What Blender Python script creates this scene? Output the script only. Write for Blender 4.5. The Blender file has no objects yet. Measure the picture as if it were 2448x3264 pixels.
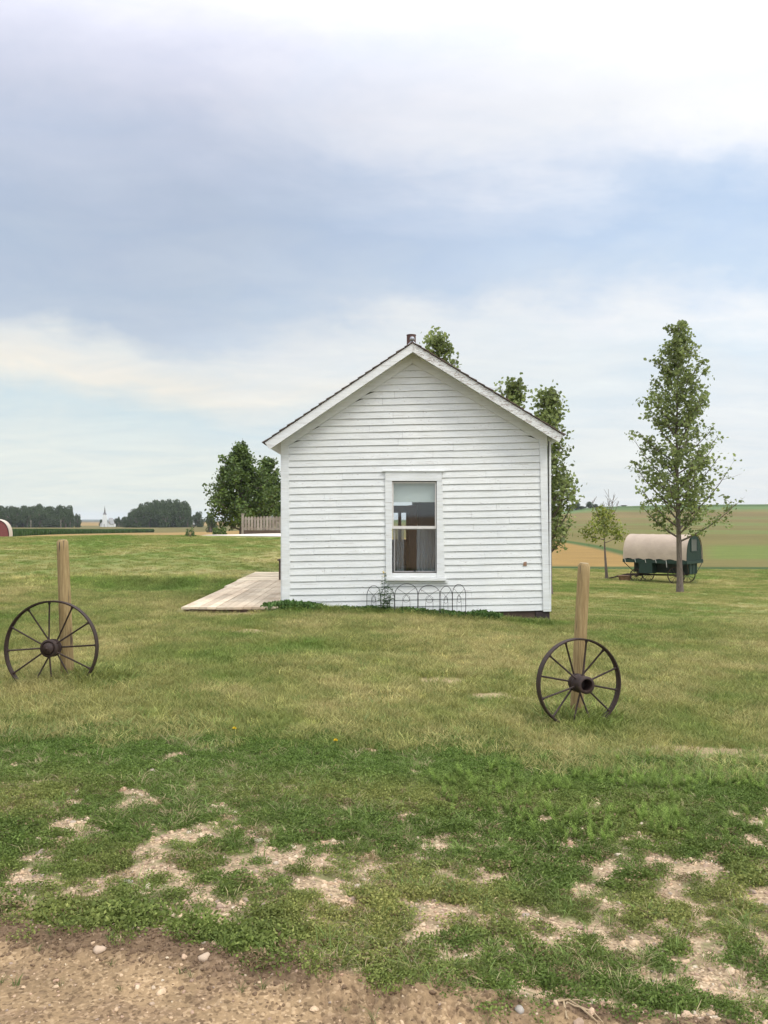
import bpy, math, random
import numpy as np
from mathutils import Vector, Matrix
random.seed(7); RNG = np.random.default_rng(7)
S = bpy.context.scene
C = S.collection
F = 2800.0; HR = 1645.0; CAM = 1.55; K = 2448/1659.0
R = math.radians

# ------------------------------------------------------------------ small helpers
def lin(r, g, b):
    f = lambda c: ((c/255+.055)/1.055)**2.4 if c > 10 else c/255/12.92
    return (f(r), f(g), f(b), 1)
def P(px, py, D):                                   # a point at distance D seen at a full-size pixel
    return ((px-1224)/F*D, D, CAM-(py-HR)/F*D)
def gd(dx, dy):                                     # flat-ground point for a display pixel (1659 wide view)
    D = CAM*F/(K*dy-HR); return ((K*dx-1224)/F*D, D)

def tag(o, label=None, cat=None, group=None, kind=None):
    if label: o['label'] = label
    if cat: o['category'] = cat
    if group: o['group'] = group
    if kind: o['kind'] = kind
    return o
def empty(name, loc, rz=0, **k):
    o = bpy.data.objects.new(name, None); C.objects.link(o)
    o.location = loc; o.rotation_euler = (0, 0, rz); o.empty_display_size = .2
    return tag(o, **k)

class MB:
    def __init__(s): s.v = []; s.f = []
    def add(s, vs, fs):
        n = len(s.v); s.v += [tuple(v) for v in vs]; s.f += [tuple(i+n for i in f) for f in fs]
    def hexa(s, a):                                  # 8 points: bottom 4 ccw, top 4
        s.add(a, [(3,2,1,0),(4,5,6,7),(0,1,5,4),(1,2,6,5),(2,3,7,6),(3,0,4,7)])
    def box(s, x0, x1, y0, y1, z0, z1):
        s.hexa([(x0,y0,z0),(x1,y0,z0),(x1,y1,z0),(x0,y1,z0),(x0,y0,z1),(x1,y0,z1),(x1,y1,z1),(x0,y1,z1)])
    def prism(s, poly, y0, y1):                      # poly = [(x,z)], ccw seen from -y
        n = len(poly)
        s.add([(x,y0,z) for x,z in poly]+[(x,y1,z) for x,z in poly],
              [tuple(range(n)), tuple(range(2*n-1,n-1,-1))]+[((i+1)%n, i, n+i, n+(i+1)%n) for i in range(n)])
    def tube(s, pts, rad, n=8, closed=False, cap=True):
        pts = [Vector(p) for p in pts]; m = len(pts)
        if not hasattr(rad, '__len__'): rad = [rad]*m
        up = None; rings = []
        for i, p in enumerate(pts):
            if closed: t = (pts[(i+1)%m]-pts[i-1]).normalized()
            else: t = (pts[min(i+1,m-1)]-pts[max(i-1,0)]).normalized()
            if up is None:
                up = t.orthogonal().normalized()
            up = (up-t*up.dot(t)).normalized(); w = t.cross(up)
            rings.append([p+(up*math.cos(a)+w*math.sin(a))*rad[i] for a in [2*math.pi*k/n for k in range(n)]])
        vs = [v for r in rings for v in r]; fs = []
        for i in range(m if closed else m-1):
            j = (i+1) % m
            for k in range(n): fs.append((i*n+k, i*n+(k+1)%n, j*n+(k+1)%n, j*n+k))
        if cap and not closed:
            fs.append(tuple(range(n-1,-1,-1))); fs.append(tuple((m-1)*n+k for k in range(n)))
        s.add(vs, fs)
    def lathe(s, prof, M, n=24):                     # prof = [(r, h)] about local z, placed by matrix M
        vs = []; fs = []; m = len(prof)
        for r, h in prof:
            for k in range(n):
                a = 2*math.pi*k/n; vs.append(M @ Vector((r*math.cos(a), r*math.sin(a), h)))
        for i in range(m-1):
            for k in range(n): fs.append((i*n+k, i*n+(k+1)%n, (i+1)*n+(k+1)%n, (i+1)*n+k))
        s.add(vs, fs)
    def build(s, name, mat, parent=None, smooth=False, bevel=0):
        me = bpy.data.meshes.new(name)
        o = bpy.data.objects.new(name, me); C.objects.link(o)
        vs = s.v
        if parent:
            o.parent = parent
            Mi = (Matrix.Translation(parent_loc(parent)) @ Matrix.Rotation(parent_rz(parent),4,'Z')).inverted()
            vs = [Mi @ Vector(v) for v in vs]
        me.from_pydata([tuple(v) for v in vs], [], s.f); me.update()
        if mat: me.materials.append(mat)
        if smooth:
            me.polygons.foreach_set('use_smooth', [True]*len(me.polygons))
            try: me.set_sharp_from_angle(angle=R(40))
            except Exception: pass
        if bevel:
            b = o.modifiers.new('bevel', 'BEVEL'); b.width = bevel; b.segments = 1; b.limit_method = 'ANGLE'
        return o
def parent_loc(p):
    l = Vector(p.location)
    while p.parent: p = p.parent; l = l+Vector(p.location)
    return l
def parent_rz(p):
    a = p.rotation_euler.z
    while p.parent: p = p.parent; a += p.rotation_euler.z
    return a

def np_mesh(name, V, faces, mat, parent=None, smooth=False):     # faces: (n,k) int array
    me = bpy.data.meshes.new(name); n, k = faces.shape
    me.vertices.add(len(V)); me.vertices.foreach_set('co', np.asarray(V, np.float32).ravel())
    me.loops.add(n*k); me.loops.foreach_set('vertex_index', faces.astype(np.int32).ravel())
    me.polygons.add(n); me.polygons.foreach_set('loop_start', np.arange(0, n*k, k, dtype=np.int32))
    me.polygons.foreach_set('loop_total', np.full(n, k, np.int32))
    if smooth: me.polygons.foreach_set('use_smooth', np.ones(n, bool))
    me.update(calc_edges=True)
    if mat: me.materials.append(mat)
    o = bpy.data.objects.new(name, me)
    if parent is not False: C.objects.link(o)
    if parent: o.parent = parent
    return o

# ------------------------------------------------------------------ noise in numpy
def hash2(ix, iy, seed):
    h = (ix.astype(np.int64)*374761393+iy.astype(np.int64)*668265263+seed*974634777) & 0xFFFFFFFF
    h = ((h ^ (h >> 13))*1274126177) & 0xFFFFFFFF
    return ((h ^ (h >> 16)) & 0xFFFFFF)/float(0xFFFFFF)
def vnoise(x, y, seed=0):
    x = np.asarray(x, float); y = np.asarray(y, float)
    ix = np.floor(x); iy = np.floor(y); fx = x-ix; fy = y-iy
    fx = fx*fx*(3-2*fx); fy = fy*fy*(3-2*fy)
    a = hash2(ix, iy, seed); b = hash2(ix+1, iy, seed); c = hash2(ix, iy+1, seed); d = hash2(ix+1, iy+1, seed)
    return a+(b-a)*fx+(c-a)*fy+(a-b-c+d)*fx*fy
def fbm(x, y, seed=0, o=4):
    s = 0; a = .5; t = 0
    for i in range(o):
        s = s+a*vnoise(x*2**i+i*17.3, y*2**i-i*9.1, seed+i); t += a; a *= .5
    return s/t
def sst(a, b, x):
    t = np.clip((np.asarray(x, float)-a)/(b-a), 0, 1); return t*t*(3-2*t)

# ------------------------------------------------------------------ terrain heights
def zr(D, row): return CAM-(row-HR)/F*D
UK = [-.46, -.27, -.12, 0.0, .12, .19, .25, .34, .46]
left0 = [(1,0),(8,.01),(14,.02),(25,.18),(38,.40),(45,.455),(52,.2),(60,-.8),(68,-1.37),(80,-1.8),(150,-2.35),(250,-3.6),(350,-4.8),(440,-5.4),(583,-6.0),(700,-7.0),(1000,-8.8),(1500,-10),(3000,-16),(6500,-30)]
left1 = [(1,0),(8,.01),(14,.0),(18,0),(25,.18),(38,.45),(45,.54),(52,.4),(70,-.9),(100,-1.8),(150,-2.1),(200,-2.7),(350,-5.0),(600,-6.2),(700,-7.1),(1000,-8.8),(1500,-10.3),(3000,-16),(6500,-30)]
left2 = [(1,0),(8,0),(14,0),(20,.0),(28,.16),(38,.38),(45,.45),(56,.42),(62,.3),(80,-1),(150,-2),(300,-3.6),(600,-5.6),(1000,-8.6),(1500,-9.5),(3000,-16),(6500,-30)]
mid = [(1,0),(8,-.03),(14,-.03),(22,0),(45,0),(60,-.2),(100,-1.2),(200,-2.4),(600,-2.5),(1500,-6),(3000,-12),(6500,-25)]
mid2 = [(1,0),(6,-.06),(10,-.12),(14.5,-.16),(25,-.6),(38,-1.2),(50,-1.6),(68,-2),(110,-2),(200,-1.8),(400,-.6),(700,2),(900,1),(3000,-12),(6500,-25)]
r1 = [(1,0),(5,-.08),(7.4,-.19),(14.5,-.22),(25,-.85),(38,-1.6),(50,-2.1),(68,-2.45),(95,-2.4),(130,-2.1),(250,-1.0),(400,1.6),(600,3.8),(750,4.8),(900,4),(1500,-2),(3000,-12),(6500,-30)]
r2 = [(1,0),(5,-.08),(7.4,-.2),(14.5,-.18),(25,-.95),(38,-1.7),(50,-2.2),(54,-2.3),(68,-2.5),(95,-2.35),(130,-2.1),(250,-.9),(400,2.4),(600,7.2),(720,9.4),(850,9),(1500,0),(3000,-12),(6500,-30)]
r3 = [(1,0),(5,-.08),(7.4,-.2),(14.5,-.22),(25,-1.05),(38,-1.76),(50,-2.33),(68,-2.5),(95,-2.35),(130,-2.1),(250,-1.0),(400,2.3),(600,8.3),(720,11.0),(850,10.5),(1500,2),(3000,-12),(6500,-30)]
r4 = [(1,0),(5,-.08),(7.4,-.2),(14.5,-.26),(25,-1.1),(38,-1.8),(50,-2.35),(68,-2.5),(95,-2.35),(130,-2.1),(250,-1.0),(400,2.3),(600,8.6),(720,11.4),(850,11),(1500,2),(3000,-12),(6500,-30)]
PROF = [left0, left1, left2, mid, mid2, r1, r2, r3, r4]
LG = np.linspace(math.log(1), math.log(6500), 900)
TAB = []
for p in PROF:
    d = np.log(np.array([a for a, b in p], float)); z = np.array([b for a, b in p], float)
    t = np.interp(LG, d, z)
    kx = np.exp(-np.linspace(-2, 2, 13)**2); kx /= kx.sum()
    TAB.append(np.convolve(np.pad(t, 6, mode='edge'), kx, 'valid'))
TAB = np.array(TAB)
def Z0(x, y):
    x = np.asarray(x, float); y = np.asarray(y, float)
    r = np.hypot(x, y)+1e-6; az = np.arctan2(x, y); am = math.atan(.46)
    inside = np.abs(az) < am
    u = np.where(inside, np.tan(np.clip(az, -am, am)), np.sign(az)*.46)
    D = np.where(inside, y, r*math.cos(am)); D = np.clip(D, 1, 6499)
    l = (np.log(D)-LG[0])/(LG[-1]-LG[0])*(len(LG)-1); i = np.clip(l.astype(int), 0, len(LG)-2); fl = l-i
    UKa = np.array(UK); j = np.clip(np.searchsorted(UKa, u)-1, 0, len(UK)-2)
    fu = np.clip((u-UKa[j])/(UKa[j+1]-UKa[j]), 0, 1); fu = fu*fu*(3-2*fu)
    a = TAB[j, i]*(1-fl)+TAB[j, i+1]*fl; b = TAB[j+1, i]*(1-fl)+TAB[j+1, i+1]*fl
    z = a*(1-fu)+b*fu
    back = sst(2.2, 3.2, math.pi-np.abs(az)+0.0) if False else 0
    z = z*np.where(np.abs(az) > 2.0, sst(3.1, 2.0, np.abs(az)), 1)
    return z
def edge_y(x):                                       # where the dirt road stops and the weeds begin
    return 2.98-.215*np.asarray(x, float)+.10*(fbm(np.asarray(x)*2.2, 3.3, 5, 3)-.5)*2
def Zs(x, y):                                        # small relief
    x = np.asarray(x, float); y = np.asarray(y, float)
    near = sst(70, 20, y)
    z = .05*(fbm(x*.35, y*.35, 11, 3)-.5)*near*sst(4, 8, y)
    z = z+.035*(fbm(x*1.6, y*1.6, 12, 3)-.5)*sst(30, 10, y)
    e = y-edge_y(x)
    z = z+.030*np.exp(-((e+.02)/.09)**2)*(.5+fbm(x*5, y*5, 13, 3))      # crumbly lip at the road edge
    rut = np.exp(-((e+.28)/.16)**2); z = z-.012*rut
    # hollow beside the deck
    q = np.exp(-(((x+5.2)/1.5)**2+((y-19.0)/.9)**2)); z = z-.22*q; q = np.exp(-(((x+.2)/.9)**2+((y-10.2)/.35)**2)); z = z-.07*q
    q = np.exp(-(((x+5.4)/1.1)**2+((y-20.1)/.35)**2)); z = z+.07*q
    return z
def tmask(x): return sst(-.30, -.18, x)*sst(.46, .34, x)
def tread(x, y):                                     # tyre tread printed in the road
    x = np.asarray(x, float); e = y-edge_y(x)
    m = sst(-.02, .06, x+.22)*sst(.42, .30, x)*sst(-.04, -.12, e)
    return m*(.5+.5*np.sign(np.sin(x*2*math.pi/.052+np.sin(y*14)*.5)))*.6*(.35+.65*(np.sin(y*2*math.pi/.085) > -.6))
def Zm(x, y):                                        # finest relief of the mesh
    e = y-edge_y(x); nearm = sst(7.5, 5.5, y)
    z = nearm*(.012*(fbm(x*14, y*14, 21, 3)-.5))
    dk = sst(.03, -.02, e)
    z = z+nearm*dk*.010*(fbm(x*40, y*40, 22, 2)-.5)
    cl = np.exp(-((e+.05)/.10)**2); z = z+nearm*cl*.030*(fbm(x*26, y*26, 23, 3)-.5)
    return z-.022*tread(x, y)
def Z(x, y): return Z0(x, y)+Zs(x, y)

# ------------------------------------------------------------------ cover and colour of the ground
BARE = [(120,1815,75,38),(310,1722,60,22),(415,1985,80,28),(420,1935,40,20),(675,1868,90,26),(330,1870,50,22),(1320,1915,60,30),
        (1490,1842,75,38),(1545,1955,90,42),(60,1905,70,26),(950,1935,60,22),(1350,1995,70,22),(590,2000,60,14),(220,1905,90,20),
        (1620,1780,40,16),(880,1760,40,12),(1200,1960,40,14),(560,1790,35,12),(1590,2080,80,35),(700,1920,70,16),(1030,1880,50,14),(170,1790,60,16),(1640,1890,40,20),(480,1900,40,18)]
BE = []
for a, b, c, d in BARE:
    x0, y0 = gd(a, b); x1, _ = gd(a+c, b); _, y1 = gd(a, b-d); BE.append((x0, y0, abs(x1-x0), abs(y1-y0)))
def bare_near(x, y):                                 # 1 = bare gravel, 0 = covered
    x = np.asarray(x, float); y = np.asarray(y, float); s = 0
    for a, b, c, d in BE: s = s+np.exp(-(((x-a)/c)**2+((y-b)/d)**2))
    n = fbm(x*3.6, y*3.8, 34, 4); n2 = fbm(x*11, y*11, 32, 3)
    n3 = fbm(x*27, y*27, 33, 2)
    v = s*1.25+(n-.5)*2.6+(n2-.5)*3.6+(n3-.5)*2.8-.04-.55*sst(4.3, 5.3, y)-.15*sst(3.25, 3.0, y+.2*x)*(x < -.5)+.05*sst(3.9, 3.3, y)
    return np.clip(v*1.5, 0, 1)
def trans_y(x): return 6.15-.10*np.asarray(x, float)+.5*(fbm(np.asarray(x)*1.3, 8.8, 41, 3)-.5)
def lawn_bare(x, y):
    s = 0
    for a, b, c, d in [(1400,1552,110,10),(1590,1585,110,16),(1080,1478,60,10),(950,1450,70,12),(540,1365,60,8),(700,1632,50,9),(500,1625,50,9),(1000,1650,60,10),(1450,1570,90,8),(480,1327,90,6),(1200,1470,60,8)]:
        x0, y0 = gd(a, b); x1, _ = gd(a+c, b); _, y1 = gd(a, b-d)
        s = s+np.exp(-(((x-x0)/abs(x1-x0))**2+((y-y0)/abs(y1-y0))**2))
    n = fbm(x*2.1, y*2.1, 51, 4)
    s = s+.75*np.exp(-(((x+5.4)/1.1)**2+((y-20.2)/.25)**2))
    return np.clip((s*1.5+(n-.5)*1.8-.62)*2.4, 0, 1)
cG = np.array([.155,.220,.048]); cD = np.array([.375,.335,.140]); cO = np.array([.255,.262,.085]); cDG = np.array([.10,.15,.04])
def lawn_col(x, y):
    x = np.asarray(x, float); y = np.asarray(y, float)
    a = fbm(x*.55+3, y*.40, 61, 4); b = fbm(x*2.3, y*1.7, 62, 3); c = fbm(x*.12, y*.10, 63, 3)
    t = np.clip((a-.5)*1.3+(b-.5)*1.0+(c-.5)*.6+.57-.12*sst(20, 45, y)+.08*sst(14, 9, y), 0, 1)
    t = t-.45*np.exp(-((y-14.2)/.35)**2)*((x > -1.9) & (x < 3))          # greener under the wall
    t = t-.6*np.exp(-(((x+5.0)/1.6)**2+((y-19.4)/1.2)**2))-.35*np.exp(-(((x+.2)/.9)**2+((y-10.4)/.4)**2))
    t = t-.5*np.exp(-((x+2.75)**2+(y-8.15)**2)/.16)-.5*np.exp(-((x-1.72)**2+(y-7.4)**2)/.12)
    t = np.clip(t, 0, 1)[..., None]
    col = np.where(t < .5, cG+(cO-cG)*t*2, cO+(cD-cO)*(t*2-1))
    g_ = np.exp(-(((x+5.0)/1.5)**2+((y-19.4)/1.1)**2))[..., None]*.6; col = col*(1-g_)+cDG*(.3+1.5*fbm(x*2.5, y*2.5, 64, 4))[..., None]*g_
    return col
cSoil = np.array([.33,.245,.155]); cRoad = np.array([.28,.192,.108]); cWetShade = np.array([.125,.083,.050]); cStraw = np.array([.34,.26,.15])
def ground_col(x, y):
    x = np.asarray(x, float); y = np.asarray(y, float)
    r = np.hypot(x, y); az = np.arctan2(x, y); u = np.where(y > 0, x/np.maximum(y, .1), np.sign(x)*5)
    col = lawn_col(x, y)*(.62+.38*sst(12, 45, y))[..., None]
    def mix(m, c):
        nonlocal col
        m = np.asarray(m, float)[..., None]; col = col*(1-m)+np.asarray(c)*m
    n1 = fbm(x*5, y*5, 71, 3)
    mix(lawn_bare(x, y)*sst(30, 20, y), cStraw*(.8+.4*n1[..., None]))
    # weeds belt and road
    w = sst(.25, -.25, y-trans_y(x))
    b = bare_near(x, y)
    mix(w, cDG*.5+cSoil*.40); mix(w*b, cSoil*(.75+.5*n1[..., None]))
    e = y-edge_y(x)
    mix(sst(.04, -.03, e), cRoad*(.72+.56*n1[..., None]))
    wet = np.exp(-((e+.055)/.075)**2)*sst(.36, .62, fbm(x*4, y*6, 72, 3)+.25*sst(.6, -.6, x))
    mix(np.clip(wet*1.25, 0, .92)*(1-.7*tmask(x)), cWetShade)
    wet2 = sst(.60, .74, fbm(x*7, y*12, 73, 4))*sst(0, -.1, e); mix(wet2*.6, cWetShade*1.6); mix(np.clip(tread(x, y)*1.0, 0, .8), cWetShade*1.5)  # damp blotches, then groove shade painted into the tyre tread
    # far fields
    far = y > 40
    nf = fbm(x*.02, y*.012, 81, 4); ns = fbm(x*.006, y*.035, 82, 4); nn = (nf[..., None]*.6+.7)
    ol = np.array([.128,.110,.036]); gold = np.array([.29,.19,.068]); grn = np.array([.060,.105,.026]); tan = np.array([.165,.122,.050])
    L = sst(.05, -.05, u)*far
    crest = 48+0*x
    mix(L*sst(62, 75, y), gold*nn)
    mix(L*sst(325, 345, y), ol*nn*1.05)
    mix(L*sst(.2, 1, sst(900, 950, y)), gold*.9*nn)
    mix(L*sst(1900, 2100, y), ol*.6*nn)
    Rr = sst(-.05, .05, u)*far
    mix(Rr*sst(66, 68.5, y), ol*1.25*nn)
    mix(Rr*sst(66, 67, y)*sst(70.5, 69, y), grn*.7)                       # darker verge line
    edge = 129-(u-.19)*520                                               # wheat corner by the house
    mix(Rr*sst(70, 71, y)*sst(2, -2, y-np.clip(edge, 71, 130))*(u < .305), np.array([.27,.172,.055])*(.8+.4*nf[..., None]))
    mix(Rr*sst(1, 6, y-edge)*sst(14, 9, y-edge)*(u < .36), grn*.9)
    br = Rr*sst(.345, .375, u+.05*(nf-.5))*sst(76, 82, y+14*(nf-.5))*sst(118, 104, y+16*(nf-.5)); mix(br*.75, np.array([.125,.175,.035])*nn)
    hill = Rr*sst(125, 150, y); mix(hill, ol*(.75+.7*ns[..., None]))
    mix(hill*sst(230, 330, y)*(.3+.9*ns), tan*(.6+.8*nf[..., None])); hl2 = sst(.55, .62, ns)*hill; mix(hl2*.5, grn*1.6)
    mix(Rr*sst(470, 490, y), np.array([.10,.15,.05])*nn)
    mix(Rr*sst(560, 575, y), grn*nn)
    return np.clip(col, 0, 1)

# ------------------------------------------------------------------ materials
def newmat(name):
    m = bpy.data.materials.new(name); m.use_nodes = True; nt = m.node_tree
    return m, nt, nt.nodes['Principled BSDF'], nt.nodes['Material Output']
def N(nt, t, **k):
    n = nt.nodes.new(t)
    for a, b in k.items():
        if a in n.inputs: n.inputs[a].default_value = b
        else: setattr(n, a, b)
    return n
def noise(nt, scale, detail=4, rough=.6, vec=None, stretch=None):
    co = N(nt, 'ShaderNodeTexCoord'); src = co.outputs['Object']
    if stretch:
        mp = N(nt, 'ShaderNodeMapping'); mp.inputs['Scale'].default_value = stretch; nt.links.new(src, mp.inputs[0]); src = mp.outputs[0]
    n = N(nt, 'ShaderNodeTexNoise'); n.inputs['Scale'].default_value = scale; n.inputs['Detail'].default_value = detail; n.inputs['Roughness'].default_value = rough
    nt.links.new(src, n.inputs['Vector']); return n.outputs['Fac']
def ramp(nt, fac, stops):
    r = N(nt, 'ShaderNodeValToRGB'); e = r.color_ramp.elements
    while len(e) < len(stops): e.new(.5)
    for i, (p, c) in enumerate(stops):
        e[i].position = p; e[i].color = c if hasattr(c, '__len__') else (c, c, c, 1)
    nt.links.new(fac, r.inputs[0]); return r.outputs[0]
def mixc(nt, f, a, b, mode='MIX'):
    m = N(nt, 'ShaderNodeMix', data_type='RGBA', blend_type=mode)
    for s, v in ((m.inputs[0], f), (m.inputs[6], a), (m.inputs[7], b)):
        if hasattr(v, 'links'): nt.links.new(v, s)
        elif hasattr(v, '__len__'): s.default_value = tuple(v)[:4] if len(v) > 3 else tuple(v)+(1,)
        else: s.default_value = v
    return m.outputs[2]
def mth(nt, op, a, b=0, c=0):
    m = N(nt, 'ShaderNodeMath', operation=op)
    for s, v in zip(m.inputs, (a, b, c)):
        if hasattr(v, 'links'): nt.links.new(v, s)
        else: s.default_value = v
    return m.outputs[0]
def bump(nt, b, h, strength=.3, dist=.01):
    n = N(nt, 'ShaderNodeBump'); n.inputs['Strength'].default_value = strength; n.inputs['Distance'].default_value = dist
    nt.links.new(h, n.inputs['Height']); nt.links.new(n.outputs[0], b.inputs['Normal'])
def simple(name, c1, c2=None, scale=8, rough=.7, stretch=None, bs=.2, bd=.005, metal=0, spec=.4):
    m, nt, b, o = newmat(name)
    c1 = tuple(c1)+(1,) if len(c1) == 3 else c1
    if c2 is None: c2 = tuple(v*.7 for v in c1[:3])+(1,)
    c2 = tuple(c2)+(1,) if len(c2) == 3 else c2
    f = noise(nt, scale, 5, .65, stretch=stretch)
    nt.links.new(ramp(nt, f, [(.3, c2), (.7, c1)]), b.inputs['Base Color'])
    b.inputs['Roughness'].default_value = rough; b.inputs['Metallic'].default_value = metal; b.inputs['Specular IOR Level'].default_value = spec
    bump(nt, b, f, bs, bd); return m

M = {}
def paint(name, peel, base=(.79,.80,.79,1)):       # old white paint over weathered wood
    m, nt, b, o = newmat(name)
    f1 = noise(nt, 3.0, 8, .75, stretch=(1,1,9)); f2 = noise(nt, 26, 6, .7, stretch=(1,1,4)); f3 = noise(nt, 1.2, 3, .5)
    f4 = noise(nt, 7, 3, .5, stretch=(.25,1,2.2))
    dirt = ramp(nt, f1, [(.30, (.66,.66,.63,1)), (.60, base)])
    tint = ramp(nt, f3, [(.3, (.90,.91,.92,1)), (.7, (1,1,.99,1))])
    col = mixc(nt, 1.0, dirt, tint, 'MULTIPLY')
    pf = mth(nt, 'ADD', mth(nt, 'MULTIPLY', f1, .45), mth(nt, 'MULTIPLY', f2, .55))
    mask = ramp(nt, pf, [(peel, 0), (peel+.012, 1)])
    crk = ramp(nt, noise(nt, 2.1, 3, .5, stretch=(.7, 1, 30)), [(.665, 0), (.685, .55)])
    spk = ramp(nt, noise(nt, 34, 2, .5), [(.745, 0), (.76, .8)])
    mask = mth(nt, 'MAXIMUM', mth(nt, 'MAXIMUM', mask, crk), spk)
    wood = ramp(nt, f2, [(.3, (.20,.15,.12,1)), (.7, (.42,.37,.33,1))])
    col = mixc(nt, mask, col, wood)
    nt.links.new(col, b.inputs['Base Color']); b.inputs['Roughness'].default_value = .62; b.inputs['Specular IOR Level'].default_value = .3
    h = mth(nt, 'SUBTRACT', mth(nt, 'ADD', mth(nt, 'MULTIPLY', f2, .5), mth(nt, 'MULTIPLY', f4, 1.4)), mask)
    bump(nt, b, h, .35, .004); return m
M['paint'] = paint('white_paint', .588)
M['paint_trim'] = paint('white_trim_paint', .70, (.80,.81,.81,1))
M['paint_peel'] = paint('peeling_paint', .525)
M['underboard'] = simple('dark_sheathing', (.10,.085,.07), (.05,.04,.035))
M['shingle'] = simple('weathered_shingle', (.16,.115,.09), (.06,.045,.04), 30, .9, bs=.6)
M['rust_pipe'] = simple('rusty_pipe', (.13,.065,.05), (.07,.04,.035), 20, .75)
M['zinc'] = simple('galvanised_metal', (.42,.44,.47), (.25,.26,.29), 15, .45, metal=.6)
M['iron'] = simple('rusty_iron', (.055,.030,.023), (.022,.014,.013), 45, .62, bs=.5, bd=.003)
M['black_wire'] = simple('black_wire', (.018,.02,.022), (.03,.028,.026), 40, .5)
M['post'] = None
def postmat():
    m, nt, b, o = newmat('treated_pine_post')
    f = noise(nt, 14, 7, .7, stretch=(6,6,.35)); g = noise(nt, 3.2, 4, .6); k = noise(nt, 30, 4, .6, stretch=(3,3,.6))
    c = ramp(nt, f, [(.30, (.17,.105,.042,1)), (.5, (.33,.235,.105,1)), (.70, (.48,.36,.18,1))])
    c = mixc(nt, ramp(nt, g, [(.40, 0), (.72, .75)]), c, (.26,.175,.075,1))
    cr = ramp(nt, noise(nt, 5, 3, .5, stretch=(9,9,.22)), [(.655, 0), (.675, 1)])
    c = mixc(nt, cr, c, (.07,.045,.03,1))
    nt.links.new(c, b.inputs['Base Color']); b.inputs['Roughness'].default_value = .8
    bump(nt, b, mth(nt, 'SUBTRACT', k, cr), .5, .004); return m
M['post'] = postmat()
M['post_top'] = simple('cut_pine_end', (.62,.56,.42), (.45,.38,.26), 40, .85)
def plankmat(name, a, b_, along, scale=5):
    m, nt, b, o = newmat(name)
    st = (9,.7,9) if along == 'y' else (.7,9,9) if along == 'x' else (9,9,.7)
    f = noise(nt, scale, 8, .72, stretch=st); g = noise(nt, 1.3, 4, .6)
    isl = N(nt, 'ShaderNodeNewGeometry').outputs['Random Per Island']
    c = ramp(nt, f, [(.25, b_), (.65, a)])
    c = mixc(nt, 1.0, c, ramp(nt, isl, [(0, .74), (1, 1.12)]), 'MULTIPLY')
    c = mixc(nt, 1.0, c, ramp(nt, g, [(.35, (.74,.68,.64,1)), (.62, (1,1,1,1))]), 'MULTIPLY')
    nt.links.new(c, b.inputs['Base Color']); b.inputs['Roughness'].default_value = .85
    bump(nt, b, f, .4, .004); return m
M['deck_y'] = plankmat('deck_planks', (.78,.665,.50,1), (.52,.425,.31,1), 'y')
M['deck_x'] = plankmat('deck_cross_planks', (.83,.72,.53,1), (.58,.48,.35,1), 'x')
M['picket'] = plankmat('weathered_pickets', (.42,.37,.33,1), (.20,.15,.125,1), 'z', 9)
M['brownboard'] = plankmat('brown_board', (.135,.092,.07,1), (.07,.048,.038,1), 'x', 6)
M['block'] = simple('dark_foundation_block', (.075,.055,.055), (.028,.022,.022), 12, .9, bs=.8, bd=.02)
M['concrete'] = simple('pale_concrete', (.72,.64,.55), (.60,.53,.45), 2, .85)
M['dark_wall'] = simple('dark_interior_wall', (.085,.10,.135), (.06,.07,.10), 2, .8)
M['red_wood'] = simple('reddish_wood', (.33,.15,.10), (.22,.10,.07), 8, .55, stretch=(6,6,.6))
M['floor_in'] = simple('interior_floor', (.12,.08,.06), (.07,.05,.04), 5, .6)
M['blind'] = simple('blind_cloth', (.76,.77,.70), (.70,.71,.65), 3, .9, bs=.05)
M['screenframe'] = simple('grey_screen_frame', (.36,.35,.34), (.30,.29,.28), 20, .6)
M['sash'] = simple('sash_paint', (.74,.70,.66), (.60,.57,.54), 20, .5)
def glassmat(name='window_glass', r=.055):
    m, nt, b, o = newmat(name); nt.nodes.remove(b)
    t = N(nt, 'ShaderNodeBsdfTransparent'); t.inputs[0].default_value = (.86,.89,.90,1)
    g = N(nt, 'ShaderNodeBsdfGlossy'); g.inputs['Roughness'].default_value = .03; g.inputs[0].default_value = (1,1,1,1)
    mx = N(nt, 'ShaderNodeMixShader'); mx.inputs[0].default_value = r
    nt.links.new(t.outputs[0], mx.inputs[1]); nt.links.new(g.outputs[0], mx.inputs[2]); nt.links.new(mx.outputs[0], o.inputs[0]); return m
M['glass'] = glassmat()
def clothmat(name, c, alpha, scale=260):
    m, nt, b, o = newmat(name)
    b.inputs['Base Color'].default_value = c; b.inputs['Roughness'].default_value = .95
    f = noise(nt, 60, 3, .5, stretch=(1,1,3)); nt.links.new(ramp(nt, f, [(.3, alpha-.12), (.7, alpha+.12)]), b.inputs['Alpha']); return m
M['lace'] = clothmat('sheer_curtain', (.34,.36,.38,1), .62)

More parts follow.
